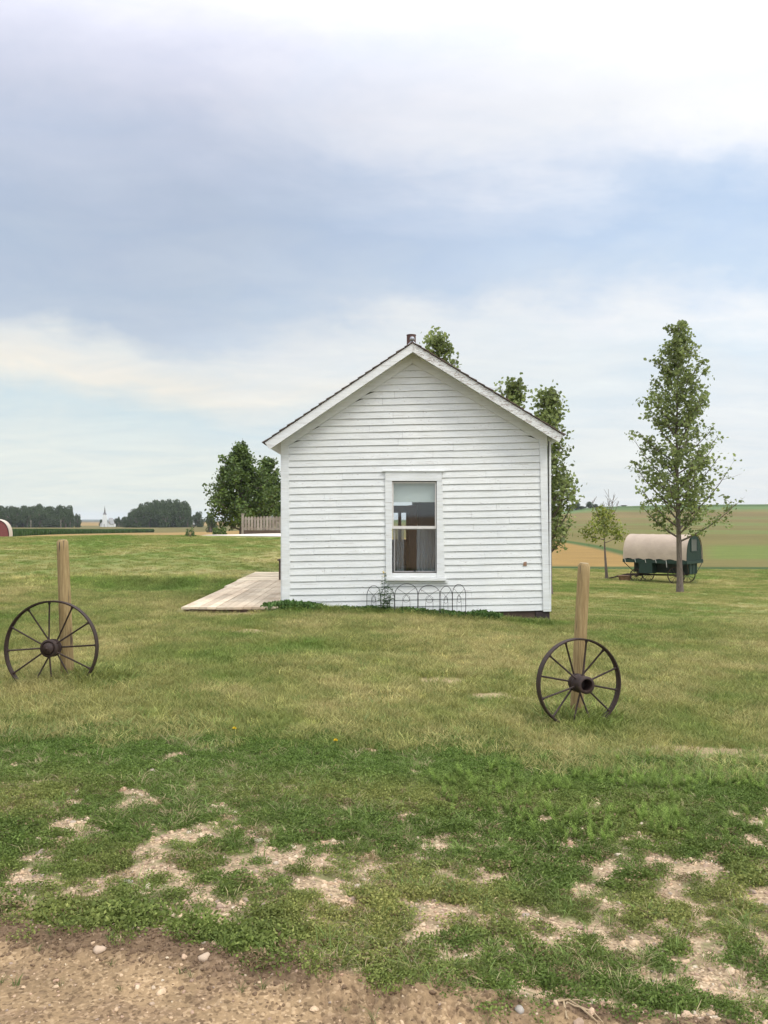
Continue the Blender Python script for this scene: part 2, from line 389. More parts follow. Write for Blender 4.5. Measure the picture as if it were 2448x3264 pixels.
def leafmat(name, a, b_, trans=.35, instancer=False, spec=.35, rough=.5, var=.45):
    m, nt, b, o = newmat(name)
    isl = N(nt, 'ShaderNodeNewGeometry').outputs['Random Per Island']
    if instancer:
        at = N(nt, 'ShaderNodeAttribute', attribute_type='INSTANCER', attribute_name='gcol')
        c = mixc(nt, 1.0, at.outputs['Color'], ramp(nt, isl, [(0, (.62,.68,.6,1)), (.55, (1,1,1,1)), (1, (1.5,1.42,1.5,1))]), 'MULTIPLY')
    else:
        c = ramp(nt, isl, [(0, b_), (1, a)])
        g = noise(nt, .9, 3, .5)
        c = mixc(nt, 1.0, c, ramp(nt, g, [(.3, 1-var), (.7, 1.15)]), 'MULTIPLY')
    nt.links.new(c, b.inputs['Base Color']); b.inputs['Roughness'].default_value = rough; b.inputs['Specular IOR Level'].default_value = spec
    t = N(nt, 'ShaderNodeBsdfTranslucent'); nt.links.new(c, t.inputs[0])
    mx = N(nt, 'ShaderNodeMixShader'); mx.inputs[0].default_value = trans
    nt.links.new(b.outputs[0], mx.inputs[1]); nt.links.new(t.outputs[0], mx.inputs[2]); nt.links.new(mx.outputs[0], o.inputs[0]); return m
M['poplar'] = leafmat('poplar_leaves', (.37,.43,.15,1), (.17,.22,.08,1), .48)
M['ash'] = leafmat('dense_green_leaves', (.17,.24,.055,1), (.065,.11,.028,1), .28)
M['yellowleaf'] = leafmat('yellowish_leaves', (.36,.38,.07,1), (.17,.22,.045,1), .4)
M['farleaf'] = leafmat('far_wood_leaves', (.085,.135,.036,1), (.034,.060,.020,1), .15, var=.35)
M['corn'] = leafmat('corn_leaves', (.085,.16,.04,1), (.04,.09,.02,1), .25)
M['weed'] = leafmat('weed_leaves', (.12,.21,.06,1), (.05,.11,.03,1), .3)
M['grass'] = leafmat('grass_blades', None, None, .35, True, .2, .6)
M['bark'] = simple('grey_bark', (.20,.16,.135), (.085,.066,.055), 9, .95, stretch=(4,4,.8), bs=.8, bd=.02)
M['canvas'] = simple('beige_canvas', (.45,.36,.285), (.37,.295,.235), 1.6, .9, bs=.5, bd=.06)
M['canvas_dirty'] = simple('old_canvas', (.60,.54,.45), (.48,.42,.35), 6, .9, bs=.1)
def beadboard(name, a, b_):
    m, nt, b, o = newmat(name)
    f = noise(nt, 5, 6, .7, stretch=(5,5,.5))
    nt.links.new(ramp(nt, f, [(.3, b_), (.7, a)]), b.inputs['Base Color']); b.inputs['Roughness'].default_value = .65
    bump(nt, b, f, .4, .01); return m
M['green'] = beadboard('dark_green_boards', (.009,.034,.023,1), (.005,.020,.014,1))
M['darkgreen'] = beadboard('blackish_green_boards', (.014,.026,.022,1), (.008,.012,.011,1))
M['redboard'] = beadboard('dull_red_boards', (.21,.055,.055,1), (.15,.04,.042,1))
M['wagonwood'] = simple('old_wagon_wood', (.07,.045,.035), (.035,.025,.022), 10, .8)
M['crate'] = simple('brown_wood_box', (.26,.15,.08), (.16,.09,.05), 8, .8)
M['rope'] = simple('white_rope', (.7,.68,.64), (.6,.58,.55), 20, .9)
M['flower'] = simple('yellow_petals', (.75,.55,.03), (.6,.40,.02), 30, .8)
M['root'] = simple('dry_root', (.42,.32,.20), (.30,.22,.13), 30, .9)
def stonemat():
    m, nt, b, o = newmat('gravel_stones')
    oi = N(nt, 'ShaderNodeObjectInfo').outputs['Random']
    c = ramp(nt, oi, [(0, (.50,.35,.22,1)), (.3, (.58,.43,.28,1)), (.45, (.30,.20,.14,1)), (.6, (.60,.48,.33,1)), (.75, (.46,.29,.19,1)), (.9, (.26,.205,.165,1)), (1, (.66,.56,.42,1))])
    f = noise(nt, 3, 4, .6); c = mixc(nt, 1.0, c, ramp(nt, f, [(.3, .75), (.7, 1.1)]), 'MULTIPLY')
    nt.links.new(c, b.inputs['Base Color']); b.inputs['Roughness'].default_value = .85; return m
M['stone'] = stonemat()
M['clod'] = simple('earth_clods', (.19,.122,.070), (.09,.058,.036), 3, .95)

def groundmat():
    m, nt, b, o = newmat('ground_cover')
    at = N(nt, 'ShaderNodeAttribute', attribute_name='gcolor').outputs['Color']
    f1 = noise(nt, 55, 6, .7); f2 = noise(nt, 9, 5, .6); f3 = noise(nt, .35, 6, .65, stretch=(.5, 1.6, 1))
    co = N(nt, 'ShaderNodeTexCoord')
    vor = N(nt, 'ShaderNodeTexVoronoi', feature='F1'); vor.inputs['Scale'].default_value = 95; nt.links.new(co.outputs['Object'], vor.inputs['Vector'])
    bare = N(nt, 'ShaderNodeAttribute', attribute_name='bare').outputs['Fac']
    c = mixc(nt, 1.0, at, ramp(nt, f1, [(.28, .70), (.72, 1.28)]), 'MULTIPLY')
    c = mixc(nt, 1.0, c, ramp(nt, f2, [(.3, .86), (.7, 1.12)]), 'MULTIPLY')
    c = mixc(nt, 1.0, c, ramp(nt, f3, [(.3, .86), (.7, 1.14)]), 'MULTIPLY')
    sp = N(nt, 'ShaderNodeSeparateColor'); nt.links.new(vor.outputs['Color'], sp.inputs[0])
    grit = mixc(nt, ramp(nt, sp.outputs[0], [(.80, 0), (.82, .75)]), (1,1,1,1), (1.45,1.5,1.6,1))
    grit2 = mixc(nt, ramp(nt, sp.outputs[1], [(.80, 0), (.82, .8)]), (1,1,1,1), (.52,.5,.5,1))
    gg = mixc(nt, bare, (1,1,1,1), mixc(nt, 1.0, grit, grit2, 'MULTIPLY'))
    c = mixc(nt, 1.0, c, gg, 'MULTIPLY')
    nt.links.new(c, b.inputs['Base Color']); b.inputs['Roughness'].default_value = .95; b.inputs['Specular IOR Level'].default_value = .15
    h = mth(nt, 'ADD', f1, mth(nt, 'MULTIPLY', mth(nt, 'SUBTRACT', 1, vor.outputs['Distance']), mth(nt, 'MULTIPLY', bare, .8)))
    bump(nt, b, h, .5, .008); return m
M['ground'] = groundmat()

# ------------------------------------------------------------------ ground sheet
azf = np.arange(-36, 36.01, .2); azc = np.concatenate([np.arange(-180, -66, 6), np.arange(-66, -36, .3), azf, np.arange(36.3, 66, .3), np.arange(66, 180, 6)])
az = np.radians(azc)
def geo(a, b, s): return np.exp(np.arange(math.log(a), math.log(b), s))
rr = np.concatenate([geo(.5, 2.4, .10), geo(2.4, 7.6, .0040), geo(7.6, 60, .012), geo(60, 6400, .015), [6500]])
A, Rr_ = np.meshgrid(az, rr)
X = np.sin(A)*Rr_; Y = np.cos(A)*Rr_
ZZ = Z0(X, Y)+Zs(X, Y)+Zm(X, Y)
nr, na = X.shape
V = np.stack([X.ravel(), Y.ravel(), ZZ.ravel()], 1)
V = np.vstack([V, [[0, 0, 0]]])
i, j = np.meshgrid(np.arange(nr-1), np.arange(na), indexing='ij'); jn = (j+1) % na
fq = np.stack([i*na+j, i*na+jn, (i+1)*na+jn, (i+1)*na+j], -1).reshape(-1, 4)[:, ::-1]
cen = len(V)-1
fq = np.vstack([fq, [[cen, (k+1) % na, k, k] for k in range(0)]]) if False else fq
ground = np_mesh('ground', V, fq, M['ground'], smooth=True)
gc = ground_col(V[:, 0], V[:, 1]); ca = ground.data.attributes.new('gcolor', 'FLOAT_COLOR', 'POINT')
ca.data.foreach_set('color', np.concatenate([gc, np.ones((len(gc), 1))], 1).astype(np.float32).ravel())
bx, by = V[:, 0], V[:, 1]
bv = np.clip(bare_near(bx, by)*sst(.25, -.25, by-trans_y(bx))+sst(.05, -.03, by-edge_y(bx))+lawn_bare(bx, by)*.5*sst(20, 10, by), 0, 1)
ba = ground.data.attributes.new('bare', 'FLOAT', 'POINT'); ba.data.foreach_set('value', bv.astype(np.float32))
tag(ground, kind='structure')

# ------------------------------------------------------------------ scattered ground cover
def blades(n, rad, h, w, lean, seed, name, hvar=.4, splay=0):
    g = np.random.default_rng(seed); V = []; Fs = []
    a = g.uniform(0, 2*math.pi, n); r = rad*np.sqrt(g.uniform(0, 1, n)); x = r*np.cos(a); y = r*np.sin(a)
    H = h*(1-hvar+2*hvar*g.uniform(0, 1, n)); la = g.uniform(0, 2*math.pi, n); L = H*lean*g.uniform(.2, 1.3, n)
    if splay: la = a+g.normal(0, .5, n)
    fa = g.uniform(0, 2*math.pi, n); W = w*g.uniform(.7, 1.3, n)
    for k, (t, wt) in enumerate(((0, 1), (.5, .85), (.85, .5))):
        cx = x+np.cos(la)*L*t*t; cy = y+np.sin(la)*L*t*t; cz = H*t*(1-.25*t*lean)
        for s in (-1, 1): V.append(np.stack([cx+s*W*wt*.5*np.cos(fa), cy+s*W*wt*.5*np.sin(fa), cz], 1))
    V.append(np.stack([x+np.cos(la)*L, y+np.sin(la)*L, H*(1-.25*lean)], 1))
    V = np.concatenate(V); o = np.arange(n)
    q = np.concatenate([np.stack([o, o+n, o+3*n, o+2*n], 1), np.stack([o+2*n, o+3*n, o+5*n, o+4*n], 1)])
    t3 = np.stack([o+4*n, o+5*n, o+6*n, o+6*n], 1)
    me = bpy.data.meshes.new(name)
    me.from_pydata(V.tolist(), [], q.tolist()+[f[:3] for f in t3.tolist()]); me.materials.append(M['grass'])
    return bpy.data.objects.new(name, me)
def mat_clump(n, rad, h, leaf, seed, name, flat=.5):        # low mat of small oval leaves
    g = np.random.default_rng(seed); V = []; Fs = []
    for k in range(n):
        a = g.uniform(0, 6.283); r = rad*g.uniform(0, 1)**.6; z = h*g.uniform(.1, 1)*(1-(r/rad)**2*.7)
        c = Vector((r*math.cos(a), r*math.sin(a), z)); d = Vector((g.normal(), g.normal(), g.normal()*flat+.3)).normalized()
        s = d.cross(Vector((g.normal(), g.normal(), g.normal()))).normalized(); l = leaf*g.uniform(.6, 1.4)
        i0 = len(V); V += [c, c+d*l*.5+s*l*.28, c+d*l, c+d*l*.5-s*l*.28]; Fs.append((i0, i0+1, i0+2, i0+3))
    me = bpy.data.meshes.new(name); me.from_pydata([tuple(v) for v in V], [], Fs); me.materials.append(M['grass'])
    return bpy.data.objects.new(name, me)
def feather_weed(h, seed, name):                             # upright stem ringed by narrow leaves
    g = np.random.default_rng(seed); V = []; Fs = []
    for s_ in range(5):
        a0 = g.uniform(0, 6.28); le = h*g.uniform(.1, .5); hh = h*g.uniform(.6, 1.1)
        for k in range(34):
            t = (k+1)/34; c = Vector((math.cos(a0)*le*t*t, math.sin(a0)*le*t*t, hh*t)); a = k*2.4+g.uniform(-.3, .3)
            L = h*.26*(1.1-t*.65)*g.uniform(.7, 1.2); d = Vector((math.cos(a), math.sin(a), .55+.6*t)).normalized(); s = Vector((-math.sin(a), math.cos(a), 0))
            w = L*.11; i0 = len(V); V += [c, c+d*L*.55+s*w, c+d*L+Vector((0, 0, -L*.15)), c+d*L*.55-s*w]; Fs.append((i0, i0+1, i0+2, i0+3))
    me = bpy.data.meshes.new(name); me.from_pydata([tuple(v) for v in V], [], Fs); me.materials.append(M['grass'])
    return bpy.data.objects.new(name, me)
def pebble(seed, name, mat):
    g = np.random.default_rng(seed); V = []; Fs = []; nu, nv = 9, 6
    for a in range(nv+1):
        for b_ in range(nu):
            th = math.pi*a/nv; ph = 2*math.pi*b_/nu; v = Vector((math.sin(th)*math.cos(ph), math.sin(th)*math.sin(ph), math.cos(th)*.62))
            V.append(v*(1+.22*math.sin(seed+v.x*3+v.y*2)+(0 if a in (0, nv) else g.uniform(-.08, .08))))
    for a in range(nv):
        for b_ in range(nu): Fs.append((a*nu+b_, (a+1)*nu+b_, (a+1)*nu+(b_+1) % nu, a*nu+(b_+1) % nu))
    me = bpy.data.meshes.new(name); me.from_pydata([tuple(v*.5) for v in V], [], Fs); me.materials.append(mat)
    me.polygons.foreach_set('use_smooth', [seed % 3 != 0]*len(Fs))
    return bpy.data.objects.new(name, me)

def scatter(name, x, y, scl, rotz, col, idx, srcs, label, cat, z=None, tilt=None):
    n = len(x); z = Z(x, y)+Zm(x, y) if z is None else z
    me = bpy.data.meshes.new(name); me.vertices.add(n); me.vertices.foreach_set('co', np.stack([x, y, z], 1).astype(np.float32).ravel())
    rot = np.stack([tilt[:, 0] if tilt is not None else 0*x, tilt[:, 1] if tilt is not None else 0*x, rotz], 1)
    me.attributes.new('rot', 'FLOAT_VECTOR', 'POINT').data.foreach_set('vector', rot.astype(np.float32).ravel())
    me.attributes.new('scl', 'FLOAT', 'POINT').data.foreach_set('value', np.asarray(scl, np.float32))
    me.attributes.new('idx', 'INT', 'POINT').data.foreach_set('value', np.asarray(idx, np.int32))
    me.attributes.new('gcol', 'FLOAT_COLOR', 'POINT').data.foreach_set('color', np.concatenate([np.clip(col, 0, 1), np.ones((n, 1))], 1).astype(np.float32).ravel())
    o = bpy.data.objects.new(name, me); C.objects.link(o); tag(o, label, cat, None, 'stuff')
    col_ = bpy.data.collections.new(name+'_kinds')
    for s in srcs: col_.objects.link(s)
    ng = bpy.data.node_groups.new(name, 'GeometryNodeTree')
    ng.interface.new_socket('Geometry', in_out='INPUT', socket_type='NodeSocketGeometry')
    ng.interface.new_socket('Geometry', in_out='OUTPUT', socket_type='NodeSocketGeometry')
    gi = ng.nodes.new('NodeGroupInput'); go = ng.nodes.new('NodeGroupOutput')
    m2p = ng.nodes.new('GeometryNodeMeshToPoints'); iop = ng.nodes.new('GeometryNodeInstanceOnPoints'); ci = ng.nodes.new('GeometryNodeCollectionInfo')
    ci.inputs['Collection'].default_value = col_; ci.inputs['Separate Children'].default_value = True; ci.inputs['Reset Children'].default_value = True
    def na_(t, nm):
        a = ng.nodes.new('GeometryNodeInputNamedAttribute'); a.data_type = t; a.inputs['Name'].default_value = nm; return a.outputs['Attribute']
    e2r = ng.nodes.new('FunctionNodeEulerToRotation')
    L = ng.links.new
    L(gi.outputs[0], m2p.inputs['Mesh']); L(m2p.outputs[0], iop.inputs['Points']); L(ci.outputs[0], iop.inputs['Instance'])
    iop.inputs['Pick Instance'].default_value = True
    L(na_('INT', 'idx'), iop.inputs['Instance Index']); L(na_('FLOAT_VECTOR', 'rot'), e2r.inputs[0]); L(e2r.outputs[0], iop.inputs['Rotation'])
    L(na_('FLOAT', 'scl'), iop.inputs['Scale']); L(iop.outputs[0], go.inputs[0])
    md = o.modifiers.new('scatter', 'NODES'); md.node_group = ng
    return o
def pts_fan(n, y0, y1, umax=.49):                            # even spread over a wedge of ground, a little wider than the view
    A0 = umax*(y1*y1-y0*y0); A1 = A0+2*2.3*(y1-y0); n = int(n*A1/A0)
    y = RNG.uniform(y0, y1, n*2); y = y[RNG.uniform(0, umax*y1+2.3, len(y)) < umax*y+2.3][:n]
    return RNG.uniform(-1, 1, len(y))*(umax*y+2.3), y
def off_house(x, y):
    return ~((x > -1.66) & (x < 2.74) & (y > 14.42) & (y < 23)) & ~((x > -3.42) & (x < -1.6) & (y > 14.08) & (y < 22.9))
def jit(n, a=.35): return RNG.uniform(-a, a, (n, 2))

# lawn
lawn_src = [blades(34, .075, .055, .0042, .9, s, 'lawn_tuft_%d' % s, .45) for s in range(4)]
x, y = pts_fan(52000, 5.2, 19, .50)
keep = (y > trans_y(x)-.25+.5*RNG.uniform(-1, 1, len(x))*.6) & off_house(x, y) & (RNG.uniform(0, 1, len(x)) > lawn_bare(x, y)*.9)
keep &= RNG.uniform(0, 1, len(x)) < (1.1-.35*sst(10, 19, y))
x, y = x[keep], y[keep]; n = len(x)
hgt = .7+.7*fbm(x*1.1, y*1.1, 91, 3)+.25*RNG.normal(0, .5, n)
extra = np.exp(-((x+2.75)**2+(y-8.2)**2)/.12)+np.exp(-((x-1.68)**2+(y-7.45)**2)/.10)+.7*np.exp(-((y-14.25)/.16)**2)*(x > -1.8)*(x < 2.7)
s1 = np.clip(hgt, .5, 1.6)*(1+1.25*extra)
colr = lawn_col(x, y)*RNG.uniform(.8, 1.25, n)[:, None]; pale = RNG.uniform(0, 1, n) < .09; colr[pale] = colr[pale]*1.4+[.06, .06, .02]; dk_ = RNG.uniform(0, 1, n) < .10; colr[dk_] *= [.55, .75, .6]
scatter('lawn_grass', x, y, s1, RNG.uniform(0, 6.28, n), colr, RNG.integers(0, 4, n), lawn_src,
        'short mown grass of the lawn, green mixed with dry straw tones, round the wheels and the house', 'grass', tilt=jit(n, .15))
x = -5.1+RNG.normal(0, 1.3, 3800); y = 19.6+RNG.normal(0, .75, 3800); keep = off_house(x, y) & (RNG.uniform(0, 1, 3800) > lawn_bare(x, y)*.8); x, y = x[keep], y[keep]; n = len(x)
scatter('bank_grass', x, y, RNG.uniform(.8, 1.7, n), RNG.uniform(0, 6.28, n), lawn_col(x, y)*RNG.uniform(.85, 1.75, n)[:, None], RNG.integers(0, 4, n), [blades(30, .07, .06, .006, .9, s+90, 'bank_tuft_%d' % s, .5) for s in range(4)],
        'longer dark green grass in the shallow hollow left of the plank deck', 'grass', tilt=jit(n, .2))
mid_src = [blades(40, .17, .06, .008, .9, s+20, 'mid_tuft_%d' % s, .4) for s in range(3)]
x, y = pts_fan(36000, 18, 66, .49)
keep = off_house(x, y) & ~((y > 44) & (x/y > -.21) & (x < -2)) & ~((y > 47) & (x/y < -.1)); x, y = x[keep], y[keep]; n = len(x)
scatter('far_lawn_grass', x, y, np.clip(.55+.5*fbm(x*.5, y*.5, 92, 3), .4, 1.2)*(1+sst(25, 60, y)*.6), RNG.uniform(0, 6.28, n), lawn_col(x, y)*RNG.uniform(.85, 1.2, n)[:, None], RNG.integers(0, 3, n), mid_src,
        'mown grass of the far lawn beyond the house running out to the fields', 'grass', tilt=jit(n, .1))
# low mat weeds in front
mat_src = [mat_clump(110, .050, .028, .0098, s, 'mat_clump_%d' % s) for s in range(5)]
x, y = pts_fan(17000, 2.75, 6.7, .52)
d = bare_near(x, y)
keep = (y > edge_y(x)+.01+.05*RNG.normal(0, 1, len(x))) & (y < trans_y(x)+.15) & (RNG.uniform(0, 1, len(x)) < .035+.965*(1-d)**1.25)
x, y, d = x[keep], y[keep], d[keep]; n = len(x)
t = fbm(x*1.4, y*1.4, 95, 4)[:, None]; dkk = fbm(x*4.5, y*4.5, 96, 3)
c1 = np.array([.120,.175,.038]); c2 = np.array([.275,.28,.085]); c3 = np.array([.27,.20,.11])
colr = c1+(c2-c1)*np.clip((t-.5)*3+.35, 0, 1); rust = (RNG.uniform(0, 1, n) < .06)[:, None]; colr = np.where(rust, c3, colr)*RNG.uniform(.75, 1.25, n)[:, None]
green_ = sst(4.6, 5.6, y)[:, None]; colr = colr*(1-green_)+np.array([.130,.200,.042])*RNG.uniform(.7, 1.25, n)[:, None]*green_
lip = np.exp(-((y-edge_y(x)-.12)/.10)**2)*(x < -.3)
scatter('ground_weeds', x, y, np.clip(.55+1.1*dkk*(1-d*.6)+.9*lip, .35, 2), RNG.uniform(0, 6.28, n), colr, RNG.integers(0, 5, n), mat_src,
        'low dark green creeping weeds matting the gravel verge in the foreground', 'weeds', tilt=jit(n, .2))
# short fine grass mixed in the verge
x, y = pts_fan(7500, 2.75, 6.5, .52); d = bare_near(x, y)
keep = (y > edge_y(x)-.02) & (RNG.uniform(0, 1, len(x)) > d*.93) & (RNG.uniform(0, 1, len(x)) < .2+.8*sst(.5, .62, fbm(x*1.8, y*1.8, 97, 3))); x, y = x[keep], y[keep]; n = len(x)
vs_src = [blades(16, .035, .05, .0032, 1.3, s+40, 'verge_tuft_%d' % s, .5, 1) for s in range(3)]
scatter('verge_grass', x, y, RNG.uniform(.5, 1.15, n), RNG.uniform(0, 6.28, n), np.where((RNG.uniform(0, 1, n) < .30)[:, None], [.40,.34,.19], [.19,.27,.075])*RNG.uniform(.7, 1.3, (n, 1)), RNG.integers(0, 3, n), vs_src,
        'fine green grass sprouting through the creeping weeds of the gravel verge', 'grass', tilt=jit(n, .2))
# taller coarse grass along the transition
tall_src = [blades(13, .05, .11, .006, 1.2, s+60, 'coarse_tuft_%d' % s, .4, 1) for s in range(3)]
x = RNG.uniform(-5, 5, 1500); y = trans_y(x)+RNG.normal(-.10, .20, 1500)
keep = RNG.uniform(0, 1, 1500) < sst(.46, .66, fbm(x*1.5, y*1.5, 98, 3))*.22; x, y = x[keep], y[keep]; n = len(x)
scatter('coarse_grass', x, y, RNG.uniform(.5, 1.1, n), RNG.uniform(0, 6.28, n), np.array([[.22,.28,.095]])*RNG.uniform(.7, 1.3, (n, 1)), RNG.integers(0, 3, n), tall_src,
        'taller blue-green grass tufts along the line where verge weeds meet the mown lawn', 'grass', tilt=jit(n, .15))
# feathery weeds on the right
fw_src = [feather_weed(.115, s, 'feather_weed_%d' % s) for s in range(4)]
x = RNG.uniform(.3, 3.0, 2600); y = RNG.uniform(4.3, 6.1, 2600)
dens = np.exp(-(((x-1.5)/.95)**2+((y-4.95-.05*x)/.50)**2))*1.15+.14*np.exp(-(((x-1.6)/1.3)**2+((y-5.0)/.8)**2))
keep = RNG.uniform(0, 1, 2600) < dens*sst(.32, .55, fbm(x*2.2, y*2.2, 99, 3)); x, y = x[keep], y[keep]; n = len(x)
scatter('feathery_weeds', x, y, RNG.uniform(.35, .95, n), RNG.uniform(0, 6.28, n), np.array([[.24,.33,.080]])*RNG.uniform(.75, 1.3, (n, 1)), RNG.integers(0, 4, n), fw_src,
        'patch of light green feathery weeds growing right of centre in front of the right wheel', 'weeds', tilt=jit(n, .2))
# weeds along the wall foot
x = RNG.uniform(-1.95, 2.75, 2400); y = 14.40-np.abs(RNG.normal(0, .09, 2400)); n = 2400
wl = fbm(x*2.5, 1.1, 101, 3); keep = RNG.uniform(0, 1, n) < np.clip((wl-.35)*3+.25+.9*np.exp(-((x+.0)/.9)**2)+(x < -1.1)*.8, .12, 1); x, y, wl = x[keep], y[keep], wl[keep]; n = len(x)
scatter('wall_weeds', x, y, (.6+1.2*wl)*RNG.uniform(.45, 1.1, n)*np.where(x > 1.9, .45, 1), RNG.uniform(0, 6.28, n), np.array([[.085,.155,.042]])*RNG.uniform(.7, 1.4, (n, 1)), RNG.integers(0, 5, n), [mat_clump(60, .07, .09, .034, 200+s, 'wall_clump_%d' % s, 1) for s in range(5)],
        'dark green leafy weeds growing along the foot of the white wall', 'weeds', tilt=jit(n, .2))
# gravel and clods
st_src = [pebble(s, 'stone_shape_%d' % s, M['stone']) for s in range(6)]
x, y = pts_fan(60000, 2.5, 6.6, .52); d = bare_near(x, y); e = y-edge_y(x)
pr = np.where(e > 0, d*1.3*(.35+1.1*sst(.42, .6, fbm(x*3, y*3, 103, 3)))+.02, .10)*sst(6.5, 5.2, y)
pr = np.where((x > 1.2) & (e > 0), pr*.75, pr)
keep = RNG.uniform(0, 1, len(x)) < pr; x, y = x[keep], y[keep]; n = len(x)
sz = np.clip(RNG.lognormal(math.log(.0098), .52, n), .004, .045); sz = np.where(y < edge_y(x), sz*.85, sz)
scatter('gravel', x, y, sz, RNG.uniform(0, 6.28, n), np.ones((n, 3)), RNG.integers(0, 6, n), st_src,
        'scattered pale pebbles and gravel on the bare soil of the verge and dirt road', 'gravel', tilt=jit(n, .5))
cl_src = [pebble(s+30, 'clod_shape_%d' % s, M['clod']) for s in range(4)]
x = RNG.uniform(-3.6, 3.6, 15000); e = -np.abs(RNG.normal(0, .10, 15000))+.01; y = edge_y(x)+e
keep = RNG.uniform(0, 1, 15000) < .5*sst(.42, .66, fbm(x*4, y*6, 72, 3)+.12*sst(.8, -.6, x))*(1-.85*tmask(x)); x, y = x[keep], y[keep]; n = len(x)
scatter('earth_clods', x, y, np.clip(RNG.lognormal(math.log(.0085), .45, n), .004, .026), RNG.uniform(0, 6.28, n), np.ones((n, 3)), RNG.integers(0, 4, n), cl_src,
        'dark crumbly clods of earth along the edge of the dirt road', 'soil', tilt=jit(n, .6))
# pale sprouts on the road
x, y = pts_fan(60, 2.6, 3.2, .45); keep = y < edge_y(x)-.05; x, y = x[keep], y[keep]; n = len(x)
scatter('road_sprouts', x, y, RNG.uniform(.4, .8, n), RNG.uniform(0, 6.28, n), np.array([[.13,.17,.06]])*RNG.uniform(.8, 1.2, (n, 1)), RNG.integers(0, 3, n), [blades(12, .015, .05, .003, 1, s+80, 'sprout_%d' % s, .5, 1) for s in range(3)],
        'tiny green sprouts coming up in the bare dirt road', 'grass')

# ------------------------------------------------------------------ the white house
Y0 = 14.5
def fx(px): return (px-1224)/F*Y0
def fz(py): return CAM-(py-HR)/F*Y0
def c1(cx, cy): return (fx(820+cx*.62688), fz(1000+cy*.62688))     # crop of the facade -> facade plane
def c6(cx, cy): return (fx(1140+cx*.2411), fz(1480+cy*.2411))       # crop of the window
xl, zl = c1(122, 660); xr, zr_ = c1(1478, 640)
xlb, zb = c1(128, 1507); xrb, _ = c1(1489, 1507)
ax, azz = c1(790, 150); SL = math.tan(R(1.15))
house = empty('white_house', ((xlb+xrb)/2, Y0, zb), label='small white clapboard house with a gable roof and peeling paint', cat='house')
YB = 22.6
# roof lines at the overhang plane
YO = Y0-.30; k = YO/Y0
def o1(cx, cy):
    a = c1(cx, cy); return (a[0]*k, CAM+(a[1]-CAM)*k)
La, Ap, Ra = o1(38, 655), o1(790, 150), o1(1556, 618)
Lb, Apb, Rb = o1(64, 690), o1(790, 195), o1(1534, 655)
def wall_top(x):                                                    # underside of the roof
    if x < Ap[0]: t = (x-La[0])/(Ap[0]-La[0]); return La[1]+t*(Ap[1]-La[1])-.10
    t = (x-Ap[0])/(Ra[0]-Ap[0]); return Ap[1]+t*(Ra[1]-Ap[1])-.10
mb = MB()                                                           # dark sheathing behind the boards with the window hole
wx0, wz0 = c6(455, 1425); wx1, wz1 = c6(1045, 228)
ys = Y0+.012
def shell(poly, y0, y1): mb.prism(poly, y0, y1)
shell([(xl+.02, zb+.02), (wx0, zb+.02), (wx0, wall_top(wx0)), (xl+.02, wall_top(xl)-.02)], ys, ys+.10)
shell([(wx1, zb+.02), (xr-.01, zb+.02), (xr-.01, wall_top(xr)-.02), (wx1, wall_top(wx1))], ys, ys+.10)
shell([(wx0, zb+.02), (wx1, zb+.02), (wx1, wz0), (wx0, wz0)], ys, ys+.10)
shell([(wx0, wz1), (wx1, wz1), (wx1, wall_top(wx1)), (Ap[0], wall_top(Ap[0])), (wx0, wall_top(wx0))], ys, ys+.10)
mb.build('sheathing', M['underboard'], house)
mb = MB()
mb.box(xl, xl+.10, ys+.10, YB, zb, wall_top(xl)-.02); mb.box(xr-.10, xr, ys+.10, YB, zb, wall_top(xr)-.02)
bw = (.05, .72, .95, 2.05)
mb.box(xl+.1, bw[0], YB-.1, YB, zb, 2.6); mb.box(bw[1], xr-.1, YB-.1, YB, zb, 2.6); mb.box(bw[0], bw[1], YB-.1, YB, zb, bw[2]); mb.box(bw[0], bw[1], YB-.1, YB, bw[3], 2.6)
mb.prism([(xl+.1, 2.6), (xr-.1, 2.6), (Ap[0], wall_top(Ap[0])-.02)], YB-.1, YB)
mb.build('outer_wall', M['paint'], house)
mb = MB(); mb.box(xl+.1, xr-.1, ys+.1, YB-.1, 2.55, 2.6); mb.box(xl+.1, xr-.1, ys+.102, YB-.1, zb+.05, zb+.30)
# a dark inner lining and the partition seen through the window
mb.box(xl+.102, xl+.112, ys+.11, YB-.1, zb+.3, 2.55); mb.box(xr-.112, xr-.102, ys+.11, YB-.1, zb+.3, 2.55)
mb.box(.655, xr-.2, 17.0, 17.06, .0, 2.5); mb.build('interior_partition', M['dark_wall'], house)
mb = MB(); y1_ = 16.0
def at(cx, cy, D): a = c6(cx, cy); q = D/Y0; return (a[0]*q, CAM+(a[1]-CAM)*q)
a = at(680, 540, y1_); b = at(785, 1420, y1_); mb.box(a[0], b[0], y1_, y1_+.3, .05, a[1]); mb.build('interior_cupboard', M['red_wood'], house); mb = MB()
a2 = at(400, 545, y1_); b2 = at(680, 640, y1_); mb.box(a2[0], a[0]+.002, y1_+.01, y1_+.28, b2[1], a2[1]); mb.build('interior_beam', M['red_wood'], house); mb = MB()
a3 = at(640, 640, 18.5); b3 = at(680, 1420, 18.5); mb.box(a3[0], b3[0]+.05, 18.5, 18.56, .1, a3[1]+.1); mb.build('interior_post', M['red_wood'], house); mb = MB()
a3 = at(535, 640, 20); b3 = at(578, 900, 20); mb.box(a3[0], b3[0], 20, 20.05, .1, a3[1]+.1)
mb.build('interior_post', M['red_wood'], house)

